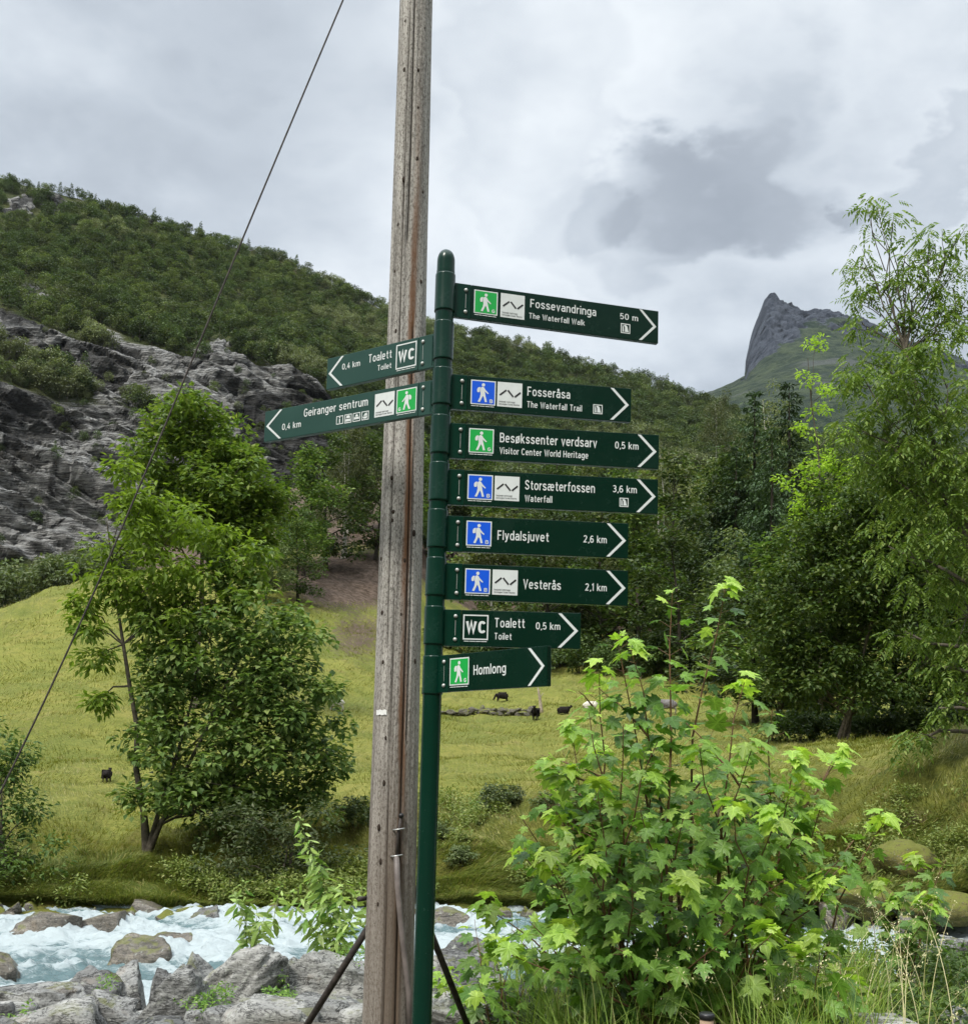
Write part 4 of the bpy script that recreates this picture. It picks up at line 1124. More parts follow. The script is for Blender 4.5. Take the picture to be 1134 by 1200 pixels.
for i in range(16):
    px = 905 + 260 * i / 16
    shrub(px, 50 + rng.uniform(-1.5, 1.5), rng.uniform(.85, 1.25), int(rng.integers(0, 2)), 'low bush in the row under the wide spreading tree', 'bushes under the wide spreading tree')
for i in range(26):
    px = rng.uniform(-20, 150); r = rng.uniform(150, 215)
    shrub(px, r, rng.uniform(2.5, 4.6), 2, 'grey green bush between the meadow crest and the cliff', 'bushes below the cliff', 1.1)
for i, (px, r, s, k) in enumerate(((583, 25.5, .55, 2), (600, 26, .5, 2), (560, 26.5, .45, 0), (640, 25, .5, 2), (415, 24.6, .6, 2), (520, 24, .4, 2), (455, 25.2, .5, 2), (900, 24, .6, 2), (940, 23.5, .5, 0), (545, 22.6, .4, 2), (690, 24.5, .7, 2))):
    shrub(px, r, s, k, 'low weedy bush on the slope of the far bank', 'low bushes on the far bank slope', .8)

rng = np.random.default_rng(71); C_ = []
for _ in range(2300):
    px = rng.choice([rng.uniform(440, 700), rng.uniform(180, 460), rng.uniform(-60, 1200), rng.uniform(900, 1200)], p=[.42, .2, .28, .1]); py = rng.uniform(935, 1062)
    if px < 440: py = rng.uniform(1025, 1064)
    h_ = hit(px, py)
    if h_ is not None: C_.append((h_.x, h_.y, h_.z + rng.uniform(.02, .30)))
C_ = np.array(C_); C_ = C_[fbm(C_ * .75, 3, 44) > .52]
V, F = clump_leaves(C_, np.full(len(C_), .24) * rng.uniform(.5, 1.4, len(C_)), 46, .085, .045, rng, .05, None, .6, .9)
tag(link('bank_herbs', mesh_np('bank_herbs', V, F, False, [M['bank_herb']])), 'rank weeds and nettles growing along the far river bank', 'weeds', kind='stuff')

# ---- woods on the hillside
def far_tree_mesh(seed, kind):
    """one small whole tree (leaves and stem in one mesh, seen from hundreds of metres)"""
    rng = np.random.default_rng(seed)
    if kind == 'spruce':
        h, C, A = 9.0, [], []
        for i in range(16):
            f = i / 16; rad = 1.9 * (1 - f) ** .9; m = int(26 * (1 - f)) + 5
            a = rng.uniform(0, 6.28, m); t = rng.uniform(.2, 1, m)
            d = np.stack([np.cos(a), np.sin(a), np.full(m, -.35)], -1)
            C.append(np.array([0, 0, h * (.08 + .92 * f)]) + d * (rad * t)[:, None]); A.append(d + rng.normal(0, .4, (m, 3)))
        V, F = leaf_quads(np.concatenate(C), np.concatenate(A), .8, .42, rng, .7); mats = [M['far_b'], M['bark_dark']]
    else:
        h = 7.5; n = 26; d = rnd_dirs(rng, n, -.7); c = d * np.array([2.5, 2.5, 2.9]) * rng.uniform(.45, 1, n)[:, None] ** .6 + np.array([0, 0, 3.6])
        V, F = clump_leaves(c, np.full(n, .95) * rng.uniform(.7, 1.3, n), 20, .62, .40, rng, .1, None, .5, .8)
        mats = [M[kind], M['bark']]
    P, rad = np.array([[0, 0, -1.5], [.1, 0, h * .5], [0, 0, h * .9]]), np.array([.10, .07, .03])
    TV, TF = tubes([(P, rad)], 4); nf = len(F)
    me = mesh_np('hillside_tree', np.concatenate([V, TV]), [np.concatenate([F, TF[0] + len(V)])], False, mats, [0] * nf + [1] * len(TF[0]))
    return me
FAR = [far_tree_mesh(600, 'far_a'), far_tree_mesh(601, 'far_b'), far_tree_mesh(602, 'far_c'), far_tree_mesh(603, 'far_a'), far_tree_mesh(604, 'spruce'), far_tree_mesh(605, 'far_b')]
FARL = ['bushy green birch', 'dark green birch', 'pale silvery willow', 'green birch', 'dark pointed spruce', 'dark green alder']

rng = np.random.default_rng(901)
protos = []
def far_tree(px, r, s, k, label, group):
    p = pt(px, 500, r); z = gz(p[0], p[1], HILL_BVH)
    if z is None: return None
    o = link('spruce_tree' if k == 4 else 'hillside_tree', FAR[k], None, (p[0], p[1], z - .4)); o.rotation_euler = (0, 0, rng.uniform(0, 6.28)); o.scale = (s, s, s * rng.uniform(.9, 1.15))
    tag(o, label, 'tree', group); return o

# trees along the skyline, one by one
for i in range(120):
    px = 5 + 835 * (i + rng.uniform(0, 1)) / 120
    k = int(rng.choice([0, 1, 3, 4, 5], p=[.25, .25, .2, .12, .18])); s = rng.uniform(.45, .95) * (1.25 if px > 640 else 1)
    o = far_tree(px, 519, s, k, FARL[k] + ' standing on the skyline of the wooded ridge', 'trees along the skyline of the ridge')
    if len(protos) < 6 and o is not None: pass
far_tree(565, 519, 1.35, 5, 'broad dark tree standing proud on the skyline beside the green post', None)
far_tree(617, 519, 1.0, 4, 'lone small spruce standing clear on the bare skyline under the top sign', None)
far_tree(165, 519, 1.1, 4, 'pointed spruce sticking out of the skyline above the cliff', None)
for k in range(6):
    protos.append(far_tree((330, 120, 60, 235, 300, 420)[k], (365, 350, 352, 360, 352, 380)[k], 1.15, k, FARL[k] + ' on the upper rim of the cliff', None))

# the rest of the wood: one mass
nr, nc = DG.shape[:2]
N = 15000
ii = rng.uniform(90, nr - 9, N); jj = rng.uniform(0, nc - 1.01, N)
i0 = ii.astype(int); j0 = jj.astype(int); fi = (ii - i0)[:, None]; fj = (jj - j0)[:, None]
Pp = DG[i0, j0] * (1 - fi) * (1 - fj) + DG[i0 + 1, j0] * fi * (1 - fj) + DG[i0, j0 + 1] * (1 - fi) * fj + DG[i0 + 1, j0 + 1] * fi * fj
rk_ = HILL_ROCK[i0, j0]
qx, qy = proj(Pp)
dens = 1 - sstep(.15, .5, rk_)
dens *= 1 - .93 * np.exp(-(((qx - 640) / 55) ** 2 + ((qy - 408) / 12) ** 2))
dens *= .50 + .50 * sstep(.36, .52, fbm(Pp * .022, 3, 5))
keep = rng.random(N) < dens
# thin the lower, hidden part
keep &= ~((qy > 620) & (qx > 450))
Pp = Pp[keep]; rk_ = rk_[keep]
# low bushes on the cliff ledges
N2 = 5200
ii = rng.uniform(12, 180, N2).astype(int); jj = rng.uniform(0, nc * .62, N2).astype(int)
P2 = DG[ii, jj]; r2 = HILL_ROCK[ii, jj]; k2 = (r2 < .4) | (rng.random(N2) < .07); P2 = P2[k2]
allP = np.concatenate([Pp, P2])
scl = np.concatenate([rng.uniform(.55, 1.15, len(Pp)), rng.uniform(.22, .6, len(P2))])
sp = fbm(allP * .018, 2, 19)
pick = np.where(sp > .56, 2, np.where(rng.random(len(allP)) < .5, 0, 1)); pick = np.where(rng.random(len(allP)) < .3, rng.choice([0, 1, 3, 5, 5, 4], len(allP)), pick)
pm = bpy.data.meshes.new('hillside_wood'); pm.vertices.add(len(allP)); pm.vertices.foreach_set('co', (allP - np.array([0, 0, .4])).astype(np.float32).ravel())
add_attr(pm, 'scl', scl); add_attr(pm, 'rot', rng.uniform(0, 6.28, len(allP)))
a = pm.attributes.new('pick', 'INT', 'POINT'); a.data.foreach_set('value', pick.astype(np.int32))
wood = link('hillside_wood', pm)
tag(wood, 'birch and alder wood covering the mountainside above and around the cliff', 'wood', kind='stuff')

def scatter_group(name, objs):
    ng = bpy.data.node_groups.new(name, 'GeometryNodeTree')
    ng.interface.new_socket('Geometry', in_out='INPUT', socket_type='NodeSocketGeometry')
    ng.interface.new_socket('Geometry', in_out='OUTPUT', socket_type='NodeSocketGeometry')
    N_, L_ = ng.nodes, ng.links
    gi = N_.new('NodeGroupInput'); go = N_.new('NodeGroupOutput')
    iop = N_.new('GeometryNodeInstanceOnPoints'); jn = N_.new('GeometryNodeJoinGeometry')
    for o in objs[::-1]:
        oi = N_.new('GeometryNodeObjectInfo'); oi.inputs['Object'].default_value = o; oi.inputs['As Instance'].default_value = True
        L_.new(oi.outputs['Geometry'], jn.inputs[0])
    def att(nm, dt):
        q = N_.new('GeometryNodeInputNamedAttribute'); q.data_type = dt; q.inputs['Name'].default_value = nm; return q.outputs['Attribute']
    cx_ = N_.new('ShaderNodeCombineXYZ'); L_.new(att('rot', 'FLOAT'), cx_.inputs[2])
    L_.new(gi.outputs[0], iop.inputs['Points']); L_.new(jn.outputs[0], iop.inputs['Instance'])
    iop.inputs['Pick Instance'].default_value = True
    L_.new(att('pick', 'INT'), iop.inputs['Instance Index']); L_.new(cx_.outputs[0], iop.inputs['Rotation']); L_.new(att('scl', 'FLOAT'), iop.inputs['Scale'])
    L_.new(iop.outputs[0], go.inputs[0]); return ng
md = wood.modifiers.new('scatter', 'NODES'); md.node_group = scatter_group('hillside_wood', protos)


# ------------------------------------------------------------------ meadow grass (real blades)
def blades(P, L, W, rng, lean, segs=1, stiff=.7):
    n = len(P); a = rng.uniform(0, 2 * math.pi, n); S = np.stack([np.cos(a), np.sin(a), np.zeros(n)], -1)
    D = lean + rng.normal(0, .25, (n, 3)); D[:, 2] = 1.0 * stiff + np.abs(D[:, 2]) * .2; D /= np.linalg.norm(D, axis=1)[:, None]
    L = np.broadcast_to(L, (n,))[:, None]; W = np.broadcast_to(W, (n,))[:, None]
    side = np.array([0, 0, 0.])
    if segs == 1:
        V = np.stack([P - S * W / 2, P + S * W / 2, P + D * L], 1).reshape(-1, 3)
        return V, [np.arange(3 * n).reshape(-1, 3)]
    H = D.copy(); H[:, 2] = 0
    mid = P + D * L * .55; tip = mid + (D * .35 + H * .9 + np.array([0, 0, -.12])) * L * .5
    V = np.stack([P - S * W / 2, P + S * W / 2, mid + S * W * .4, mid - S * W * .4, tip], 1).reshape(-1, 3)
    b0 = np.arange(n)[:, None] * 5
    return V, [b0 + np.array([[0, 1, 2, 3]]), b0 + np.array([[3, 2, 4]])]

def sample_grid(G, i0, i1, n, rng, j0=0, j1=None):
    j1 = j1 or G.shape[1] - 1.01
    ii = rng.uniform(i0, i1, n); jj = rng.uniform(j0, j1, n)
    a = ii.astype(int); b_ = jj.astype(int); fi = (ii - a)[:, None]; fj = (jj - b_)[:, None]
    return G[a, b_] * (1 - fi) * (1 - fj) + G[a + 1, b_] * fi * (1 - fj) + G[a, b_ + 1] * (1 - fi) * fj + G[a + 1, b_ + 1] * fi * fj

rng = np.random.default_rng(31)
P = sample_grid(CG, 12, 38, 190000, rng, 90, 470)
qx, qy = proj(P); rr = np.hypot(P[:, 0], P[:, 1])
cl_ = fbm(P * 1.1, 3, 61); P = P[(rng.random(len(P)) < sstep(.30, .5, cl_) * .8 + .2)]
lean = np.stack([np.cos(fbm(P * .5, 2, 7) * 12), np.sin(fbm(P * .5, 2, 8) * 12), np.zeros(len(P))], -1) * .8 + np.array([.1, -.45, 0])
V, F = blades(P, rng.uniform(.12, .42, len(P)) * (.45 + 1.1 * fbm(P * .8, 2, 17)), .014, rng, lean, 2)
o = link('bank_grass', mesh_np('bank_grass', V, F, False, [M['grass_bank']])); tag(o, 'long tousled grass hanging down the far river bank', 'grass', kind='stuff')
P = sample_grid(CG, 33, 150, 260000, rng, 80, 480)
rr = np.hypot(P[:, 0], P[:, 1]); qx, qy = proj(P)
ok = (rng.random(len(P)) < .35 + .65 * sstep(.35, .55, fbm(P * .35, 3, 6))) & (rr < 122) & ~((np.abs(qx - 410) < 80) & (np.abs(qy - 680) < 26)); P = P[ok]; rr = rr[ok]
lean = np.stack([np.cos(fbm(P * .15, 2, 7) * 12), np.sin(fbm(P * .15, 2, 8) * 12), np.zeros(len(P))], -1) * .7
V, F = blades(P, (.10 + .0022 * rr) * rng.uniform(.5, 1.3, len(P)) * (.4 + 1.0 * fbm(P * .3, 3, 16)), .010 + .00055 * rr, rng, lean, 1)
o = link('meadow_grass', mesh_np('meadow_grass', V, F, False, [M['grass']])); tag(o, 'short yellow green meadow grass covering the sloping pasture', 'grass', kind='stuff')


# ------------------------------------------------------------------ wooden pole
POLE_R = 4.75
pb = pt(455.5, 1150, POLE_R); POLE_XY = pb[:2]
def pole_top():
    # the pole leans by about half a degree
    return pt(487.5, 0, POLE_R)
pt0 = pole_top(); lean_x = (pt0[0] - pb[0]) / (pt0[2] - pb[2]); 
Z0, Z1 = -.25, 6.2
nz_, ns_ = 380, 120
zz_ = np.linspace(Z0, Z1, nz_); aa = np.linspace(0, 2 * math.pi, ns_, endpoint=False)
ZZ, AA = np.meshgrid(zz_, aa, indexing='ij')
rad = .112 - .0068 * (ZZ - .4)
q = np.stack([np.cos(AA) * 3, np.sin(AA) * 3, ZZ * .5], -1).reshape(-1, 3)
rad = rad + ((fbm(q, 3, 5) - .5) * .010 + (fbm(q * np.array([3, 3, .35]), 3, 15) - .5) * .006).reshape(rad.shape)
# checks (long drying cracks) cut into the wood; angle -90 deg faces the viewer
def crack(a0, z0, z1, wdt, dep, wob=.12):
    ac = R(a0) + (vnoise(np.stack([ZZ * 1.3, ZZ * 0 + a0, ZZ * 0], -1).reshape(-1, 3), 3).reshape(ZZ.shape) - .5) * wob
    d = np.abs((AA - ac + math.pi) % (2 * math.pi) - math.pi)
    return dep * np.exp(-(d / wdt) ** 2) * sstep(z0, z0 + .1, ZZ) * (1 - sstep(z1 - .1, z1, ZZ))
CK = crack(268, 3.9, 6.2, .05, .016) + crack(252, 3.1, 5.2, .05, .014) + crack(243, 2.0, 3.4, .05, .014) + crack(292, .1, 3.6, .05, .014) + crack(262, .0, 2.3, .045, .012) + crack(236, .2, 1.6, .045, .010) + crack(305, 1.6, 3.0, .04, .010)
rad -= CK
PXc = (ZZ - pb[2]) * lean_x
V = np.stack([PXc + rad * np.cos(AA), rad * np.sin(AA), ZZ], -1).reshape(-1, 3)
i = np.arange(nz_ - 1)[:, None] * ns_; j = np.arange(ns_)[None]; j2 = (j + 1) % ns_
F = np.stack([i + j, i + j2, i + ns_ + j2, i + ns_ + j], -1).reshape(-1, 4)
m, t, b, out = new_mat('weathered_pole_wood')
tcn = t.n('ShaderNodeTexCoord').outputs['Object']; sp = t.n('ShaderNodeSeparateXYZ'); t.l(tcn, sp.inputs[0])
zf = t.noise(t.scalevec(tcn, (38, 38, 1.1)), 1.0, 7, .7)
fl = t.noise(t.scalevec(tcn, (150, 150, 62)), 1.0, 4, .75)
bl = t.noise(t.scalevec(tcn, (6, 6, 1.2)), 1.0, 4, .6)
c = t.mix(t.mapr(zf, .32, .66), (.17, .158, .142), (.48, .455, .415))
c = t.mix(t.mapr(fl, .52, .58, 0, .75), c, (.075, .066, .058))
c = t.mix(t.mapr(fl, .36, .44, .5, 0), c, (.55, .54, .51))
c = t.mix(t.mapr(bl, .5, .7, 0, .3), c, (.20, .18, .155))
# rusty resin streak running down the side that faces the path
xo = t.math('SUBTRACT', sp.outputs[0], t.math('MULTIPLY', t.math('SUBTRACT', sp.outputs[2], float(pb[2])), float(lean_x)))
wob = t.math('MULTIPLY', t.math('SUBTRACT', t.noise(t.scalevec(tcn, (2, 2, 1.0)), 1.0, 4, .6), .5), .07)
dx = t.math('ABSOLUTE', t.math('SUBTRACT', t.math('ADD', xo, wob), .034))
front = t.mapr(sp.outputs[1], .03, -.02, 0, 1)
stm = t.mapr(dx, .024, .006, 0, 1)
brk = t.mapr(t.noise(t.scalevec(tcn, (14, 14, 1.2)), 1.0, 5, .7), .34, .56, .3, 1)
hz_ = t.mapr(sp.outputs[2], 5.0, 3.6, 0, 1)
sm = t.math('MULTIPLY', t.math('MULTIPLY', stm, front), t.math('MULTIPLY', brk, hz_))
c = t.mix(t.math('MULTIPLY', sm, .9), c, t.mix(zf, (.07, .030, .014), (.24, .11, .045)))
# older darker wood towards the foot
dk = t.math('MULTIPLY', t.mapr(sp.outputs[2], 1.9, .8, 0, 1), t.mapr(t.math('ABSOLUTE', t.math('SUBTRACT', xo, .02)), .06, .03, .25, 1))
c = t.mix(t.math('MULTIPLY', dk, .8), c, t.mix(zf, (.035, .026, .02), (.12, .085, .062)))
c = t.mix(t.mapr(sp.outputs[2], 2.4, .6, 0, .45), c, (.17, .13, .095))
ckf = t.n('ShaderNodeAttribute', attribute_name='check').outputs['Fac']
c = t.mix(t.mapr(ckf, .45, .85, 0, .85), c, (.03, .024, .019))
t.l(c, b.inputs['Base Color']); b.inputs['Roughness'].default_value = .9; b.inputs['Specular IOR Level'].default_value = .15
bn = t.n('ShaderNodeBump'); bn.inputs['Strength'].default_value = .9; bn.inputs['Distance'].default_value = .006
t.l(t.math('ADD', zf, t.math('MULTIPLY', fl, .8)), bn.inputs['Height']); t.l(bn.outputs[0], b.inputs['Normal'])
M['pole'] = m
pole = empty('utility_pole', (pb[0], pb[1], 0)); tag(pole, 'weathered grey wooden pole with a rusty brown streak, behind the green signpost', 'pole')
pme = mesh_np('shaft', V, F, True, [m]); add_attr(pme, 'check', (CK / .014).ravel()); link('shaft', pme, pole)

def pole_pt(px, py, off=0.0):
    """point on the near face of the pole seen at a photo position, in pole coordinates"""
    P = pt(px, py, POLE_R)
    for _ in range(4):
        cxw = pb[0] + (P[2] - pb[2]) * lean_x; rr = .112 - .0068 * (P[2] - .4)
        dx_ = np.clip(P[0] - cxw, -rr * .98, rr * .98); yy = pb[1] - math.sqrt(rr * rr - dx_ * dx_) - off
        d = ray(px, py); P = EYE + d * (yy / d[1])
    return P - np.array([pb[0], pb[1], 0]), dx_
KN = [(475, 25), (497, 33), (474, 82), (490, 82), (490, 126), (489, 186), (473, 210), (495, 225), (467, 263), (463, 318), (493, 330), (460, 610), (474, 657), (447, 655), (470, 720), (448, 718), (449, 776), (486, 775), (452, 865), (450, 918), (444, 970), (443, 1060), (461, 600), (485, 625), (446, 1010), (464, 388), (459, 560)]
kv, kf = ICO[2]
for i, (kx, ky) in enumerate(KN):
    rng_ = random.Random(i); p, dx_ = pole_pt(kx, ky, -.003); s = rng_.uniform(.006, .011)
    me = mesh_np('knot', kv * np.array([s * .8, .006, s * rng_.uniform(1.0, 1.7)]), kf, True, [M['knot']])
    o = link('knot', me, pole, p); o.rotation_euler = (0, 0, math.asin(max(-1, min(1, dx_ / .11))))
# white scrap of tape
def pole_patch(name, px0, px1, py0, py1, mat, off=.0025, n=6):
    V = []
    for k in range(n + 1):
        for py in (py1, py0):
            p, _ = pole_pt(px0 + (px1 - px0) * k / n, py + math.sin(k * 2.3) * .7, off); V.append(p)
    F = [[2 * k, 2 * k + 2, 2 * k + 3, 2 * k + 1] for k in range(n)]
    return link(name, mesh_np(name, V, np.array(F), True, [mat]), pole)
pole_patch('tape_scrap', 441, 453, 832, 838, M['tape'])

# cable conduit with its clamps, stapled up the pole
path = [pole_pt(x, y, o_)[0] for x, y, o_ in ((470, 957, .012), (466, 980, .012), (464.5, 1003, .016), (466, 1040, .02), (470, 1085, .022), (475, 1130, .024), (479, 1165, .026), (481, 1230, .026))]
cond = empty('cable_conduit', (pb[0], pb[1], 0)); tag(cond, 'grey cable conduit clamped to the foot of the wooden pole', 'conduit')
V, F = tubes([(np.array(path[2:]), np.full(6, .0125))], 12, True); link('tube', mesh_np('tube', V, F, True, [M['conduit']]), cond)
V, F = tubes([(np.array([path[0] + (0, 0, .004), path[1], path[2] - (0, 0, .03)]), np.full(3, .007))], 10, True); link('cable', mesh_np('cable', V, F, True, [M['iron']]), cond)
for (x, y) in ((464.5, 1003), (467, 972)):
    pts = []
    for k in range(9):
        a_ = math.pi * k / 8; c0 = pole_pt(x, y, .010)[0]; pts.append(c0 + np.array([math.cos(a_) * .024, -.012 * math.sin(a_) - .008 * math.sin(a_) + .006, .004 * math.cos(a_)]))
    V, F = tubes([(np.array(pts), np.full(9, .0038))], 6, True); link('clamp', mesh_np('clamp', V, F, True, [M['galv']]), cond)
p = pole_pt(470, 956, .014)[0]; link('end_cap', mesh_np('end_cap', ICO[2][0] * .012, ICO[2][1], True, [M['cap_black']]), cond, p)
p = pole_pt(430, 1053, -.01)[0]
bk_ = link('step_bolt', mesh_np('step_bolt', *tubes([(np.array([p, p + np.array([-.035, -.03, .0])]), np.array([.009, .012]))], 8, True), True, [M['iron']]), pole)

# two iron stays standing astride behind the pole
ap = pt(475, 1018, POLE_R + .20)
for (x, y, r_, lab) in ((358, 1204, 5.35, 'rusty iron stay sloping down beside the pale boulder behind the pole'), (535, 1170, 5.5, 'rusty iron stay sloping down between green post and dark boulder')):
    e_ = pt(x, y, r_); d = e_ - ap; e2 = ap + d * 1.35
    V, F = tubes([(np.array([ap, e2]) - ap, np.array([.0165, .0165]))], 12, True)
    o = link('iron_stay', mesh_np('iron_stay', V, F, True, [M['iron']]), None, ap); tag(o, lab, 'stay', 'iron stays of the wooden pole')
# guy wire from high on the pole to an anchor beyond the picture
wp_ = [pt(455, -120, 4.85), pt(400, 0, 4.8), pt(323, 180, 4.8), pt(280, 289, 4.8), pt(240, 390, 4.8), (pt(213, 440, 4.8) * .0 + pt(201, 478, 4.8)), pt(174, 550, 4.8), pt(145, 625, 4.8), pt(103, 705, 4.8), pt(68, 780, 4.8), pt(35, 858, 4.8), pt(0, 930, 4.8), pt(-40, 1010, 4.8), pt(-110, 1150, 4.8)]
wp_ = np.array(wp_)
# fair the curve: a hanging wire is one smooth arc
tt = np.linspace(0, 1, len(wp_)); cf = [np.polyfit(tt, wp_[:, k], 3) for k in range(3)]; t2 = np.linspace(0, 1, 40)
wp_ = np.stack([np.polyval(c_, t2) for c_ in cf], -1); anc = wp_[-1]
V, F = tubes([(wp_ - anc, np.full(40, .0042))], 8, True)
tag(link('guy_wire', mesh_np('guy_wire', V, F, True, [M['iron']]), None, anc), 'thin dark guy wire running diagonally down from the wooden pole', 'wire')


# ------------------------------------------------------------------ signpost
_pp = pt(510, 700, 4.1); AX = np.array([_pp[0], _pp[1]])
def z_at(py):
    lo, hi = -1, 5
    for _ in range(50):
        m_ = (lo + hi) / 2
        if proj(np.array([[AX[0], AX[1], m_]]))[1][0] > py: lo = m_
        else: hi = m_
    return lo
def lathe(name, prof, mat, parent, sides=40, z0=0):
    prof = np.array(prof); n = len(prof); a = np.linspace(0, 2 * math.pi, sides, endpoint=False)
    V = np.stack([prof[:, 0][:, None] * np.cos(a), prof[:, 0][:, None] * np.sin(a), np.broadcast_to(prof[:, 1][:, None], (n, sides))], -1).reshape(-1, 3)
    i = np.arange(n - 1)[:, None] * sides; j = np.arange(sides)[None]; j2 = (j + 1) % sides
    me = mesh_np(name, V, np.stack([i + j, i + j2, i + sides + j2, i + sides + j], -1).reshape(-1, 4), True, [mat])
    o = link(name, me, parent); return o
sp_ = empty('signpost', (AX[0], AX[1], 0)); tag(sp_, 'dark green round steel signpost with a domed cap carrying ten direction signs', 'signpost')
ztop = z_at(293)
lathe('post', [(.0372, -.1), (.0372, z_at(318))], M['post'], sp_)
cap = [(.0372, z_at(322)), (.0366, z_at(320))] + [(.0362 * math.cos(a) ** .8 if a < 1.55 else .0, z_at(307) + (ztop - z_at(307)) * math.sin(a)) for a in np.linspace(0, math.pi / 2, 12)]
lathe('cap', cap, M['post'], sp_)
# fine embossed collars where the sleeves butt
SLV = [(322, 366), (378, 423), (432.5, 476), (488, 533), (543, 588), (598, 643), (654, 699), (711, 756), (769, 814)]
SLZ = [(z_at(a), z_at(b_)) for a, b_ in SLV]

FONT_CACHE = {}
def _se(cx, cy, rx, ry, a0, a1, n=14, ex=2.5):
    o = []
    for k in range(n + 1):
        a = R(a0 + (a1 - a0) * k / n); c_, s_ = math.cos(a), math.sin(a)
        o.append((cx + rx * math.copysign(abs(c_) ** (2 / ex), c_), cy + ry * math.copysign(abs(s_) ** (2 / ex), s_)))
    return o
def _sp(P, n=4):
    P = [P[0]] + list(P) + [P[-1]]; o = []
    for k in range(1, len(P) - 2):
        for q in range(n):
            t_ = q / n; o.append(tuple(float(crom(P[k - 1][z], P[k][z], P[k + 1][z], P[k + 2][z], t_)) for z in (0, 1)))
    return o + [P[-1]]
_ar = lambda x, w_: [(x, .42)] + _se(x + w_ / 2, .46, w_ / 2, .20, 180, 0, 8) + [(x + w_, 0)]
_A = [_se(.19, .47, .18, .19, 155, 0, 8) + [(.37, 0)], [(.37, .41), (.2, .41)] + _se(.17, .235, .17, .175, 100, 270, 8) + [(.26, .08), (.37, .19)]]
_S = [(.36, .54), (.31, .63), (.19, .665), (.06, .62), (.02, .52), (.08, .42), (.28, .325), (.37, .23), (.34, .11), (.20, .055), (.07, .09), (.005, .19)]
_O = _se(.2, .36, .2, .30, 0, 360, 26)
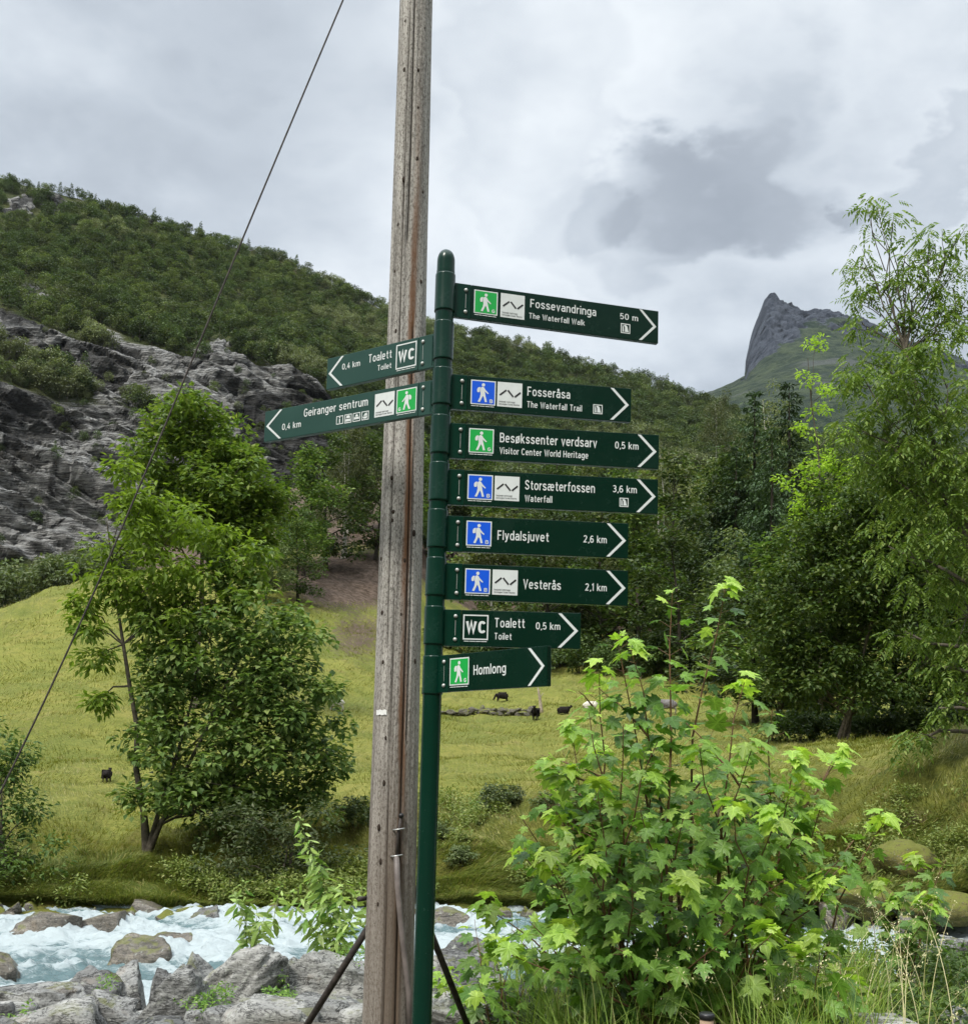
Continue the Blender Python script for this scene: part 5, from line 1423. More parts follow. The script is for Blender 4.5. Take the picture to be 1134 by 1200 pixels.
GLY = {'o': ([_O], .4), 'n': ([[(0, .72), (0, 0)], _ar(0, .37)], .37), 'a': (_A, .37), 'e': ([[(.02, .37), (.38, .37)] + _se(.2, .36, .2, .30, 4, 318, 22)], .4),
       's': ([_sp(_S)], .37), 'c': ([_se(.2, .36, .2, .30, 42, 318, 20)], .37), 'd': ([_se(.19, .36, .19, .30, 0, 360, 24), [(.385, 1.02), (.385, 0)]], .385),
       'b': ([_se(.195, .36, .19, .30, 0, 360, 24), [(0, 1.02), (0, 0)]], .385), 'g': ([_se(.19, .37, .19, .29, 0, 360, 24), [(.385, .72)] + _se(.195, -.02, .19, .19, 0, -150, 10)], .385),
       'f': ([[(.33, .96), (.24, .97), (.15, .92), (.12, .82), (.12, 0)], [(-.02, .65), (.31, .65)]], .31), 't': ([[(.13, .93), (.13, .17), (.16, .09), (.24, .055), (.32, .07)], [(-.01, .65), (.31, .65)]], .31),
       'h': ([[(0, 1.02), (0, 0)], _ar(0, .37)], .37), 'i': ([[(0, .72), (0, 0)], [(0, .86), (0, .99)]], 0.0), 'j': ([[(.08, .72), (.08, -.06), (.04, -.15), (-.04, -.17)], [(.08, .86), (.08, .99)]], .08),
       'k': ([[(0, 1.02), (0, 0)], [(.36, .72), (.02, .30)], [(.13, .42), (.38, 0)]], .37), 'l': ([[(0, 1.02), (0, 0)]], 0.0), 'm': ([[(0, .72), (0, 0)], _ar(0, .32), _ar(.32, .32)], .64),
       'r': ([[(0, .72), (0, 0)], [(0, .44), (.06, .57), (.15, .645), (.25, .66)]], .23), 'u': ([[(0, .72)] + [(x_, .72 - y_) for x_, y_ in _ar(0, .37)], [(.37, .72), (.37, 0)]], .37),
       'v': ([[(-.01, .72), (.18, .03), (.37, .72)]], .36), 'w': ([[(0, .72), (.14, .03), (.29, .68), (.44, .03), (.58, .72)]], .58), 'y': ([[(0, .72), (.19, .06)], [(.38, .72), (.20, .05), (.12, -.14), (0, -.19)]], .38),
       'p': ([_se(.195, .36, .19, .30, 0, 360, 24), [(0, .72), (0, -.24)]], .385),
       '\u00f8': ([_O, [(-.01, -.05), (.41, .77)]], .4), '\u00e5': (_A + [_se(.19, .90, .075, .075, 0, 360, 12, 2)], .37),
       '\u00e6': ([_A[0][:-1] + [(.37, .36)], _A[1][:-1], [(.37, .37), (.73, .37)] + _se(.55, .36, .185, .30, 4, 318, 20), [(.37, .5), (.37, .25)]], .74),
       'F': ([[(0, 1), (0, 0)], [(0, .94), (.40, .94)], [(0, .50), (.35, .50)]], .38), 'T': ([[(0, .94), (.50, .94)], [(.25, .94), (.25, 0)]], .50), 'W': ([[(0, 1), (.18, .03), (.36, .93), (.54, .03), (.72, 1)]], .72),
       'G': ([_se(.23, .5, .23, .44, 38, 350, 24) + [(.46, .48), (.25, .48)]], .46), 'B': ([[(0, 1), (0, 0)], [(0, .94), (.2, .94)] + _se(.22, .73, .19, .21, 90, -90, 10) + [(0, .52)], [(.1, .52)] + _se(.23, .29, .21, .23, 90, -90, 10) + [(0, .06)]], .44),
       'S': ([_sp([(x_ * 1.15, y_ * 1.44 - .01) for x_, y_ in _S])], .43), 'V': ([[(0, 1), (.23, .03), (.46, 1)]], .46), 'C': ([_se(.23, .5, .23, .44, 38, 322, 24)], .44), 'H': ([[(0, 1), (0, 0)], [(.44, 1), (.44, 0)], [(0, .51), (.44, .51)]], .44),
       'N': ([[(0, 0), (0, .98), (.44, .02), (.44, 1)]], .44), 'R': ([[(0, 1), (0, 0)], [(0, .94), (.2, .94)] + _se(.22, .70, .2, .24, 90, -90, 10) + [(0, .46)], [(.22, .46), (.44, 0)]], .44),
       '0': ([_se(.2, .5, .2, .44, 0, 360, 26)], .4), '1': ([[(0, .78), (.17, .96), (.17, 0)]], .18), '2': ([_se(.2, .73, .19, .21, 165, -5, 12, 2.2) + [(.30, .47), (.02, .06), (.42, .06)]], .42),
       '3': ([_se(.2, .74, .18, .20, 150, -80, 12, 2.2) + [(.14, .52)], [(.2, .52)] + _se(.2, .30, .2, .235, 80, -150, 12, 2.2)], .4), '4': ([[(.33, .97), (.02, .27), (.46, .27)], [(.34, .55), (.34, 0)]], .46),
       '5': ([[(.38, .94), (.07, .94), (.04, .52), (.13, .60)] + _se(.2, .33, .2, .27, 75, -150, 14, 2.2)], .4), '6': ([_se(.21, .31, .2, .25, 0, 360, 22, 2.3), [(.37, .86), (.29, .93), (.17, .91), (.06, .76), (.01, .52), (.01, .31)]], .42),
       ',': ([[(.06, .12), (.0, -.12)]], .05), ' ': ([], .10)}
def stroke_strip(P, w_):
    P = np.array(P, float); keep_ = [0] + [k for k in range(1, len(P)) if np.linalg.norm(P[k] - P[k - 1]) > 1e-4]; P = P[keep_]
    closed = np.linalg.norm(P[0] - P[-1]) < 1e-3
    if closed: P = P[:-1]
    n = len(P); T_ = []
    for k in range(n):
        a = P[k] - P[k - 1] if (k > 0 or closed) else P[1] - P[0]
        b_ = P[(k + 1) % n] - P[k] if (k < n - 1 or closed) else P[-1] - P[-2]
        a = a / np.linalg.norm(a); b_ = b_ / np.linalg.norm(b_); na, nb = np.array([-a[1], a[0]]), np.array([-b_[1], b_[0]])
        m_ = na + nb; l_ = np.linalg.norm(m_)
        m_ = na if l_ < .2 else m_ / l_ / max(l_ / 2, .42)
        T_.append(m_ * w_ / 2)
    T_ = np.array(T_); V = np.empty((2 * n, 2)); V[0::2] = P + T_; V[1::2] = P - T_
    F = [(2 * k, 2 * k + 1, 2 * ((k + 1) % n) + 1, 2 * ((k + 1) % n)) for k in range(n if closed else n - 1)]
    return V, F
def text_mesh(s, bold=0.0):
    """condensed sign lettering drawn from strokes; returns (x, y, layer) and faces"""
    key = (s, bold)
    if key in FONT_CACHE: return FONT_CACHE[key]
    w_ = .120 + bold * 2; x = 0.0; VV, FF, off, lay = [], [], 0, 0
    for ch in s:
        st_, adv = GLY[ch]
        for k, P in enumerate(st_):
            V, F = stroke_strip([(x + a, b_) for a, b_ in P], w_); VV.append(np.concatenate([V, np.full((len(V), 1), k)], 1)); FF += [tuple(off + q for q in f) for f in F]; off += len(V)
        x += adv + w_ + (.115 if ch not in 'rft,' else .07)
    V = np.concatenate(VV); FONT_CACHE[key] = (V, FF); return V, FF
def cap_height(): return 1.0

class Sign:
    """a blade with its own local frame: u outwards from the post axis, v up, w towards the viewer"""
    def __init__(s, name, label, zmid, tip_px, tip_py, sleeve_i, colour='blade', force=None, hb=.143, sleeve=True):
        s.zm = zmid; s.root = empty(name, (AX[0], AX[1], zmid)); tag(s.root, label, 'sign', 'direction signs on the green post')
        d = ray(tip_px, tip_py); z = zmid
        if force is None:
            E = EYE + d * ((z - EYE[2]) / d[2])
            dx, dy = E[0] - AX[0], E[1] - AX[1]; s.L = math.hypot(dx, dy); tilt = 0.0
        else:      # length and angle known: only the droop is solved
            s.L, ang = force; dx, dy = s.L * math.cos(R(ang)), s.L * math.sin(R(ang))
            E = np.array([AX[0] + dx, AX[1] + dy, 0]); tilt = None
        s.a = math.atan2(dy, dx)
        s.sgn = 1 if dx > 0 else -1
        s.H = np.array([math.cos(s.a), math.sin(s.a), 0.0])
        if tilt is None:
            lo, hi = -.3, .3
            for _ in range(40):
                m_ = (lo + hi) / 2
                if proj(np.array([[E[0], E[1], zmid + m_ * s.L]]))[1][0] > tip_py: lo = m_
                else: hi = m_
            tilt = lo
        s.tilt = tilt
        s.U = np.array([s.H[0] * math.cos(tilt), s.H[1] * math.cos(tilt), math.sin(tilt)])
        s.Nn = np.array([math.sin(s.a), -math.cos(s.a), 0.0]) * s.sgn       # horizontal, towards the viewer
        s.Vv = np.cross(s.Nn, s.U) * s.sgn
        if s.Vv[2] < 0: s.Vv = -s.Vv
        s.col = colour; s.hb = hb
        s.edge = None
    def T(s, u, v, w=0.0):
        return s.U * u + s.Vv * v + s.Nn * w
    def u_px(s, px, v=0.0):
        """u of the blade point seen at photo column px"""
        lo, hi = .03, 1.2
        f = lambda u: proj((np.array([AX[0], AX[1], s.zm]) + s.T(u, v))[None])[0][0]
        for _ in range(40):
            m_ = (lo + hi) / 2
            if (f(m_) < px) == (s.sgn > 0): lo = m_
            else: hi = m_
        return lo
    def poly(s, name, rings, mat, w=.0, parent=None, thick=0.0008):
        """flat printed shapes given as lists of (u,v) rings"""
        V, F = [], []
        for k, ring in enumerate(rings):
            b0 = len(V)
            for (u, v) in ring: V.append(s.T(u, v, w + k * .00012))
            F.append(tuple(range(b0, len(V))))
        me = bpy.data.meshes.new(name); me.from_pydata([tuple(q) for q in V], [], F); me.update()
        # face the viewer
        me.materials.append(mat)
        return link(name, me, parent if parent is not None else s.root)
    def box(s, name, u0, u1, v0, v1, w0, w1, mat, bevel=.003, parent=None):
        bm = bmesh.new(); box_bm(bm, u0, u1, w0, w1, v0, v1, bevel)
        for vt in bm.verts: vt.co = Vector(s.T(vt.co.x, vt.co.z, vt.co.y))
        return link(name, bm_mesh(name, bm, mat), parent if parent is not None else s.root)
    def text(s, txt, px0, px1, v0, cap_h, w=.0128, bold=.006, mat='white_print'):
        """text filling the photo columns px0..px1, baseline v0, capital height cap_h"""
        V, F = text_mesh(txt, bold); V = V.copy()
        ua, ub = s.u_px(px0), s.u_px(px1)
        ch = cap_height(); x0, x1 = V[:, 0].min(), V[:, 0].max()
        uu = ua + (V[:, 0] - x0) / (x1 - x0) * (ub - ua); vv = v0 + V[:, 1] / ch * cap_h
        P = [tuple(s.T(a, b_, w + c_ * .00008)) for a, b_, c_ in zip(uu, vv, V[:, 2])]
        me = bpy.data.meshes.new('lettering'); me.from_pydata(P, [], F); me.update(); me.materials.append(M[mat])
        return link('lettering', me, s.root)
    def build(s, sleeve_z=None, plate_px=547, tipmargin=.010, chev=.066):
        zs = sleeve_z
        if zs is not None:
            t_, b_ = zs[0] - s.zm, zs[1] - s.zm
            pr = [(.0375, b_ + .0), (.0412, b_ + .0015), (.0418, b_ + .005), (.0412, b_ + .009), (.0408, t_ - .006), (.0402, t_ - .001), (.0375, t_)]
            lathe('sleeve', pr, M['post'], s.root)
        up_ = s.u_px(plate_px)
        s.box('bracket', .034, up_, -s.hb / 2 - .001, s.hb / 2 + .001, -.009, .0095, M[s.col if s.col != 'blade' else 'post'], .002)
        # embossed rib beside the sleeve
        s.box('rib', .0445, .0485, -s.hb / 2 + .008, s.hb / 2 - .008, .0096, .0112, M['post'], .0006)
        s.up = up_
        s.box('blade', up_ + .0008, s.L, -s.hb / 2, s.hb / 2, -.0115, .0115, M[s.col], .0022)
        ub = up_ - .022
        for v in (-.046, .046):
            V, F = ICO[3]; V = V * .0078; W_ = np.array([s.T(ub + a, v + c_, .0112 + max(b_, -.002) * .8) for a, c_, b_ in V[:, [0, 2, 1]] * np.array([1, 1, -1])])
            link('bolt', mesh_np('bolt', W_, F, True, [M['bolt']]), s.root)
        s.poly('seam', [[(ub - .0008, -.030), (ub + .0008, -.030), (ub + .0008, .030), (ub - .0008, .030)]], M['bolt'], .0104)
        # chevron
        e = s.L - tipmargin; h = s.hb / 2 - .004; tk = .0135
        r1 = [(e - chev - tk, h), (e - chev, h), (e, 0), (e - tk * 1.1, 0)]
        r2 = [(e - chev - tk, -h), (e - chev, -h), (e, 0), (e - tk * 1.1, 0)]
        s.poly('arrowhead', [r1, r2], M['white_print'], .0124)
        # milky drops under the lower edge
    def square(s, name, px0, px1, mat, vc=.004, frame=True, hh=None):
        ua, ub = s.u_px(px0), s.u_px(px1); wd = abs(ub - ua); h = (hh or wd) / 2
        s.fl = 1 if True else -1
        par = None
        if frame:
            par = s.poly(name, [[(ua, vc - h), (ub, vc - h), (ub, vc + h), (ua, vc + h)]], M['white_print'], .0122)
            k = wd * .045
            s.poly('field', [[(ua + k, vc - h + k), (ub - k, vc - h + k), (ub - k, vc + h - k), (ua + k, vc + h - k)]], mat, .0127, par)
        else:
            par = s.poly(name, [[(ua, vc - h), (ub, vc - h), (ub, vc + h), (ua, vc + h)]], mat, .0122)
        return par, ua, ub, vc - h, 2 * h
    def fit(s, rings, sq, mirror=False):
        par, ua, ub, v0, hh = sq; out = []
        for r_ in rings:
            out.append([(ua + (ub - ua) * x, v0 + hh * y) for x, y in r_])
        return out
    def hiker(s, px0, px1, mat, letter):
        sq = s.square('pictogram', px0, px1, mat)
        c = lambda x, y, r_, n=14: [(x + r_ * math.cos(q * 6.2832 / n), y + r_ * math.sin(q * 6.2832 / n)) for q in range(n)]
        rings = [c(.50, .815, .068), [(.40, .70), (.47, .74), (.545, .70), (.575, .44), (.40, .42), (.375, .55)],
                 [(.25, .62), (.29, .69), (.36, .72), (.385, .68), (.355, .52), (.30, .49), (.255, .52)],
                 [(.53, .70), (.585, .62), (.72, .475), (.69, .445), (.53, .575)],
                 [(.45, .47), (.575, .46), (.60, .33), (.66, .12), (.575, .105), (.53, .29), (.46, .40)],
                 [(.40, .47), (.52, .45), (.46, .30), (.375, .10), (.285, .115), (.37, .30)]]
        s.poly('hiker_symbol', s.fit(rings, sq), M['white_print'], .0132, sq[0])
        V, F = text_mesh(letter, .035); par, ua, ub, v0, hh = sq
        x0, x1 = V[:, 0].min(), V[:, 0].max(); y0, y1 = V[:, 1].min(), V[:, 1].max()
        la, lb = (.76, .89) if s.sgn > 0 else (.11, .24)      # letter always reads left to right
        A_, B_ = (ua, ub)
        uu = A_ + (B_ - A_) * ((.76 if s.sgn > 0 else .89) + (V[:, 0] - x0) / (x1 - x0) * (.13 if s.sgn > 0 else -.13))
        me = bpy.data.meshes.new('letter'); me.from_pydata([tuple(s.T(a, v0 + hh * (.09 + .15 * (b_ - y0) / (y1 - y0)), .0133)) for a, b_ in zip(uu, V[:, 1])], [], F)
        me.update(); me.materials.append(M['white_print']); link('letter', me, sq[0])
        # the tiny line of print under the square: only a broken white line can be seen
        rr_ = [[(ua + (ub - ua) * a, v0 - .0075), (ua + (ub - ua) * b_, v0 - .0075), (ua + (ub - ua) * b_, v0 - .0050), (ua + (ub - ua) * a, v0 - .0050)] for a, b_ in ((.03, .20), (.22, .33), (.35, .58), (.60, .78), (.80, .95))]
        s.poly('small_print', rr_, M['white_print'], .0124)
    def route(s, px0, px1):
        sq = s.square('route_plate', px0, px1, M['white_print'], vc=.0035, frame=False)
        def bar(x0, y0, x1, y1, tk=.032):
            dx, dy = x1 - x0, y1 - y0; l = math.hypot(dx, dy); nx, ny = -dy / l * tk, dx / l * tk
            return [(x0 + nx, y0 + ny), (x0 - nx, y0 - ny), (x1 - nx, y1 - ny), (x1 + nx, y1 + ny)]
        fl = (lambda q: q) if s.sgn > 0 else (lambda q: [(1 - x, y) for x, y in q])
        s.poly('zigzag_mark', s.fit([fl(bar(.10, .46, .36, .68)), fl(bar(.42, .68, .64, .42)), fl(bar(.70, .42, .93, .62))], sq), M['black_print'], .0130, sq[0])
        for txt, yy, x1 in (('Nasjonale turistveger', .17, .72), ('Norwegian Scenic Routes', .07, .90)):
            V, F = text_mesh(txt, .0); par, ua, ub, v0, hh = sq; X0, X1 = V[:, 0].min(), V[:, 0].max()
            xx = .07 + (V[:, 0] - X0) / (X1 - X0) * (x1 - .07)
            if s.sgn < 0: xx = 1 - xx
            me = bpy.data.meshes.new('small_print'); me.from_pydata([tuple(s.T(ua + (ub - ua) * a, v0 + hh * (yy + .07 * b_), .0130)) for a, b_ in zip(xx, V[:, 1])], [], F)
            me.update(); me.materials.append(M['black_print']); link('small_print', me, sq[0])
    def wc(s, px0, px1, vc=.004):
        ua, ub = s.u_px(px0), s.u_px(px1); wd = abs(ub - ua); h = wd / 2; k = wd * .05
        a, b_ = min(ua, ub), max(ua, ub)
        fr = [[(a, vc + h - k), (b_, vc + h - k), (b_, vc + h), (a, vc + h)], [(a, vc - h), (b_, vc - h), (b_, vc - h + k), (a, vc - h + k)],
              [(a, vc - h + k), (a + k, vc - h + k), (a + k, vc + h - k), (a, vc + h - k)], [(b_ - k, vc - h + k), (b_, vc - h + k), (b_, vc + h - k), (b_ - k, vc + h - k)]]
        s.poly('pictogram_frame', fr, M['white_print'], .0122)
        kk = (px1 - px0) * .11
        s.text('WC', min(px0, px1) + abs(kk), max(px0, px1) - abs(kk), vc - .021, .044, bold=.05)
        rr_ = [[(ua + (ub - ua) * p_, vc - h - .0075), (ua + (ub - ua) * q_, vc - h - .0075), (ua + (ub - ua) * q_, vc - h - .005), (ua + (ub - ua) * p_, vc - h - .005)] for p_, q_ in ((.05, .25), (.27, .5), (.52, .7), (.72, .95))]
        s.poly('small_print', rr_, M['white_print'], .0124)
    def icon(s, px0, px1, vc, kind):
        ua, ub = s.u_px(px0), s.u_px(px1); a, b_ = min(ua, ub), max(ua, ub); wd = b_ - a; h = wd / 2; k = wd * .09
        fr = [[(a, vc + h - k), (b_, vc + h - k), (b_, vc + h), (a, vc + h)], [(a, vc - h), (b_, vc - h), (b_, vc - h + k), (a, vc - h + k)],
              [(a, vc - h + k), (a + k, vc - h + k), (a + k, vc + h - k), (a, vc + h - k)], [(b_ - k, vc - h + k), (b_, vc - h + k), (b_, vc + h - k), (b_ - k, vc + h - k)]]
        SH = {'falls': [[(.18, .88), (.30, .62), (.34, .15), (.18, .15)], [(.30, .80), (.50, .88), (.70, .70), (.78, .30), (.86, .15), (.42, .15), (.44, .62)], ],
              'info': [[(.42, .15), (.58, .15), (.58, .62), (.42, .62)], [(.42, .70), (.58, .70), (.58, .86), (.42, .86)]],
              'bus': [[(.2, .55), (.3, .85), (.7, .85), (.8, .55)], [(.15, .18), (.85, .18), (.85, .45), (.15, .45)]],
              'car': [[(.15, .25), (.85, .25), (.85, .50), (.15, .50)], [(.28, .55), (.40, .80), (.62, .80), (.74, .55)]],
              'boat': [[(.15, .40), (.85, .40), (.70, .16), (.28, .16)], [(.28, .46), (.80, .46), (.72, .84), (.40, .70)]]}[kind]
        sh = [[(ua + (ub - ua) * x, vc - h + 2 * h * y) for x, y in r_] for r_ in SH]
        s.poly('pictogram_small', fr + sh, M['white_print'], .0123)

def blade_z(i, y_edge): return z_at(y_edge)

LB = 'dark green sign blade pointing '
s = Sign('direction_sign', 'topmost green sign reading Fossevandringa with a green hiker square', z_at(350.5), 770, 384.5, 0)
s.build(SLZ[0], 551); s.hiker(554.5, 582, M['green_plate'], 'G'); s.route(585.5, 613.5)
s.text('Fossevandringa', 620, 697, .010, .036); s.text('The Waterfall Walk', 619, 684, -.038, .024)
s.text('50 m', 725, 746, .013, .026); s.icon(726, 737, -.026, 'falls')

s = Sign('direction_sign', 'paler green sign reading Toalett 0,4 km that points away over the wooden pole', z_at(409), 385, 439.5, 1, 'blade_painted_sheen', hb=.140)
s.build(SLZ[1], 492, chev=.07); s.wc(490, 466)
s.u_px(400)
s.text('Toalett', 434, 461, .008, .036); s.text('Toilet', 445, 461, -.036, .024); s.text('0,4 km', 403, 424, .004, .026)

s = Sign('direction_sign', 'paler green sign reading Geiranger sentrum with four small white symbols', z_at(464), 312, 501, 2, 'blade_painted_sheen', hb=.140)
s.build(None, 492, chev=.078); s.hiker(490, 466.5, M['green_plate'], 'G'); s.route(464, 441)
s.text('Geiranger sentrum', 358, 433, .012, .036)
for (a, b_, kd) in ((396.5, 404.5, 'info'), (406, 414.5, 'bus'), (416, 424.5, 'car'), (426, 434.5, 'boat')): s.icon(a, b_, -.030, kd)
s.text('0,4 km', 333, 355, -.030, .028)

s = Sign('direction_sign', 'dark green sign reading Fosseråsa with a blue hiker square', z_at(458.5), 738.5, 476, 2)
s.build(SLZ[2], 547); s.hiker(551, 580, M['blue_plate'], 'B'); s.route(582, 611)
s.text('Fosseråsa', 617, 667, .006, .038); s.text('The Waterfall Trail', 617, 681, -.043, .026); s.icon(694, 705, -.028, 'falls')

s = Sign('direction_sign', 'dark green sign reading Besøkssenter verdsarv with a green hiker square', z_at(516), 771, 530.5, 3)
s.build(SLZ[3], 545.5); s.hiker(549, 578, M['green_plate'], 'G')
s.text('Besøkssenter verdsarv', 585, 698.5, .003, .039); s.text('Visitor Center World Heritage', 585, 688.5, -.045, .027)
s.text('0,5 km', 719.5, 747, .004, .029)

s = Sign('direction_sign', 'dark green sign reading Storsæterfossen, blue hiker square, 3,6 km', z_at(570.5), 770, 583, 4)
s.build(SLZ[4], 544); s.hiker(547.5, 577, M['blue_plate'], 'B'); s.route(579, 608)
s.text('Storsæterfossen', 614.5, 696, .003, .039); s.text('Waterfall', 614.5, 646.5, -.046, .027)
s.text('3,6 km', 717, 745, .010, .029); s.icon(725, 735.5, -.030, 'falls')

s = Sign('direction_sign', 'dark green sign reading Flydalsjuvet, blue hiker square, 2,6 km', z_at(625), 735.5, 634.5, 5)
s.build(SLZ[5], 542.5); s.hiker(546, 575.5, M['blue_plate'], 'B')
s.text('Flydalsjuvet', 582.5, 642.5, -.018, .038); s.text('2,6 km', 682.5, 710, -.014, .029)

s = Sign('direction_sign', 'dark green sign reading Vesterås, blue hiker square and white zigzag plate, 2,1 km', z_at(681), 735, 690, 6)
s.build(SLZ[6], 541.5); s.hiker(544.5, 574, M['blue_plate'], 'B'); s.route(576.5, 606)
s.text('Vesterås', 612.5, 656.5, -.018, .038); s.text('2,1 km', 684.5, 710, -.016, .029)

s = Sign('direction_sign', 'short dark green sign reading Toalett 0,5 km with a WC square', z_at(735.5), 680, 740, 7)
s.build(SLZ[7], 540); s.wc(542.5, 572)
s.text('Toalett', 579.5, 614.5, .006, .037); s.text('Toilet', 579.5, 599.5, -.042, .026); s.text('0,5 km', 627.5, 656, .002, .028)

s = Sign('direction_sign', 'short lowest green sign reading Homlong, turned towards the path', z_at(791), 645.5, 780.5, 8, force=(.60, -44.5))
s.build(SLZ[8], 527); s.hiker(529.5, 552, M['green_plate'], 'G'); s.text('Homlong', 557.5, 595.5, -.014, .037)


# ------------------------------------------------------------------ sheep in the field
def sheep_mesh(graze, lying=False):
    bm = bmesh.new()
    pts = {'hip': (-.38, 0, .58, .23), 'mid': (0, 0, .56, .28), 'sh': (.34, 0, .58, .22), 'neck': (.52, 0, .62 if graze else .78, .10),
           'head': (.68, 0, .30 if graze else .90, .075), 'nose': (.76, 0, .14 if graze else .84, .045), 'tail': (-.56, 0, .55, .035)}
    ed = [('hip', 'mid'), ('mid', 'sh'), ('sh', 'neck'), ('neck', 'head'), ('head', 'nose'), ('hip', 'tail')]
    for sd_, y in (('l', .12), ('r', -.12)):
        lz = .22 if lying else 0
        pts['fk' + sd_] = (.34, y, .34 + lz * .3, .055); pts['ff' + sd_] = (.36, y, .02 + lz, .032); ed += [('sh', 'fk' + sd_), ('fk' + sd_, 'ff' + sd_)]
        pts['hk' + sd_] = (-.36, y, .40 + lz * .3, .07); pts['hh' + sd_] = (-.44, y, .22 + lz * .4, .04); pts['hf' + sd_] = (-.39, y, .02 + lz, .032)
        ed += [('hip', 'hk' + sd_), ('hk' + sd_, 'hh' + sd_), ('hh' + sd_, 'hf' + sd_)]
        hz = .38 if graze else .96
        pts['ear' + sd_] = (.60, y * .95, hz, .022); ed += [('head', 'ear' + sd_)]
    names = list(pts); vs = {n_: bm.verts.new(pts[n_][:3]) for n_ in names}
    for a, b_ in ed: bm.edges.new((vs[a], vs[b_]))
    me = bpy.data.meshes.new('sheep'); bm.to_mesh(me); bm.free()
    ob = bpy.data.objects.new('sheep_tmp', me); COL.objects.link(ob)
    md_ = ob.modifiers.new('s', 'SKIN'); md_.use_smooth_shade = True
    for i_, n_ in enumerate(names):
        sv = me.skin_vertices[0].data[i_]; sv.radius = (pts[n_][3], pts[n_][3]); sv.use_root = (n_ == 'mid')
    ob.modifiers.new('u', 'SUBSURF').levels = 2
    bpy.context.view_layer.update()
    m2 = bpy.data.meshes.new_from_object(ob.evaluated_get(bpy.context.evaluated_depsgraph_get())); bpy.data.objects.remove(ob)
    V = np.empty(len(m2.vertices) * 3, dtype=np.float32); m2.vertices.foreach_get('co', V); V = V.reshape(-1, 3)
    body = np.exp(-((V[:, 2] - .62) / .22) ** 2) * (np.abs(V[:, 0]) < .55)
    V += ((fbm(V * 9.0, 3, 3) - .5) * .07 * body)[:, None] * np.sign(V - np.array([0, 0, .6]))
    if lying: V[:, 2] -= .22
    m2.vertices.foreach_set('co', V.ravel()); m2.update(); m2.name = 'sheep'
    for p in m2.polygons: p.use_smooth = True
    return m2
SHP = {k: sheep_mesh(*a) for k, a in (('graze', (True,)), ('stand', (False,)), ('lie', (False, True)))}
for (px, py, kd, mat, rz, lab, sc_) in (
        (588, 823, 'graze', 'wool_black', 200, 'black sheep grazing highest on the field just under the lowest sign', 1.0),
        (627, 844, 'stand', 'wool_black', -100, 'dark sheep standing face on below the low stone wall', .95),
        (660, 837, 'lie', 'wool_black', 20, 'dark sheep lying down beside the end of the stone wall', .9),
        (692, 833, 'lie', 'wool_white', 10, 'pale sheep lying half hidden behind the maple bush', 1.1),
        (783, 836, 'stand', 'wool_grey', 170, 'dark grey sheep seen through a gap in the maple bush', 1.2),
        (799, 778, 'graze', 'wool_black', 30, 'small dark sheep high up against the dark bushes', .8),
        (394, 833, 'stand', 'wool_white', 175, 'white sheep standing beside the bushy bank tree', .95),
        (125, 917, 'stand', 'wool_black', 95, 'dark sheep seen from behind near the forked trunk', .55),
        (485, 830, 'graze', 'wool_black', 90, 'dark sheep partly hidden between the pole and the post', .6)):
    h_ = hit(px, py)
    if h_ is None: continue
    me = SHP[kd].copy(); me.materials.clear(); me.materials.append(M[mat])
    o = link('sheep', me, None, (h_.x, h_.y, h_.z - .03)); o.rotation_euler = (0, 0, R(rz)); o.scale = (sc_,) * 3
    tag(o, lab, 'sheep', 'sheep on the pasture')

# low dry stone wall and the old stump beside it
rng = np.random.default_rng(44)
h0, h1 = hit(518, 838), hit(622, 838)
SV, SF, off = [], [], 0
for i in range(95):
    f = rng.random() ** .8; p = h0.lerp(h1, f); z = gz(p.x, p.y) or p.z
    lvl = rng.random() ** 1.5 * 1.6; s3 = rng.uniform(.10, .36, 3) * np.array([1.2, .8, .7])
    V, F = ICO[2]; V = V.copy(); n_ = rng.normal(size=(4, 3))
    for q in n_:
        q = q / np.linalg.norm(q); s_ = V @ q; V -= np.where(s_ > .6, s_ - .6, 0)[:, None] * q
    V = V * s3 + np.array([p.x + rng.uniform(-.2, .2), p.y + rng.uniform(-.3, .3), z + .08 + lvl * .2]) - np.array(h0[:])
    SV.append(V); SF.append(F + off); off += len(V)
e = empty('stone_wall', h0); tag(e, 'low tumbled dry stone wall across the field below the lowest sign', 'wall')
o = link('stones', mesh_np('stones', np.concatenate(SV), np.concatenate(SF), False, [M['rock_moss']]), e); o['kind'] = 'stuff'
hs_ = hit(632, 836); tz = pt(632, 806, math.hypot(hs_.x, hs_.y))[2] - hs_.z
V, F = tubes([(np.array([[0.12, 0, -.1], [.10, 0, .3], [0.02, 0, tz * .5], [-.08, 0, tz * .8], [-.16, 0, tz]]), np.array([.26, .13, .11, .08, .04])), (np.array([[-.02, 0, tz * .55], [.22, 0, tz * .8]]), np.array([.05, .02]))], 8, True)
tag(link('tree_stump', mesh_np('tree_stump', V, F, True, [plain('bleached_wood', (.30, .25, .19), .9, .1, .3, 8)]), None, h_ and (hs_.x, hs_.y, hs_.z)), 'bleached dead snag standing in the field under the tip of the lowest sign', 'stump')


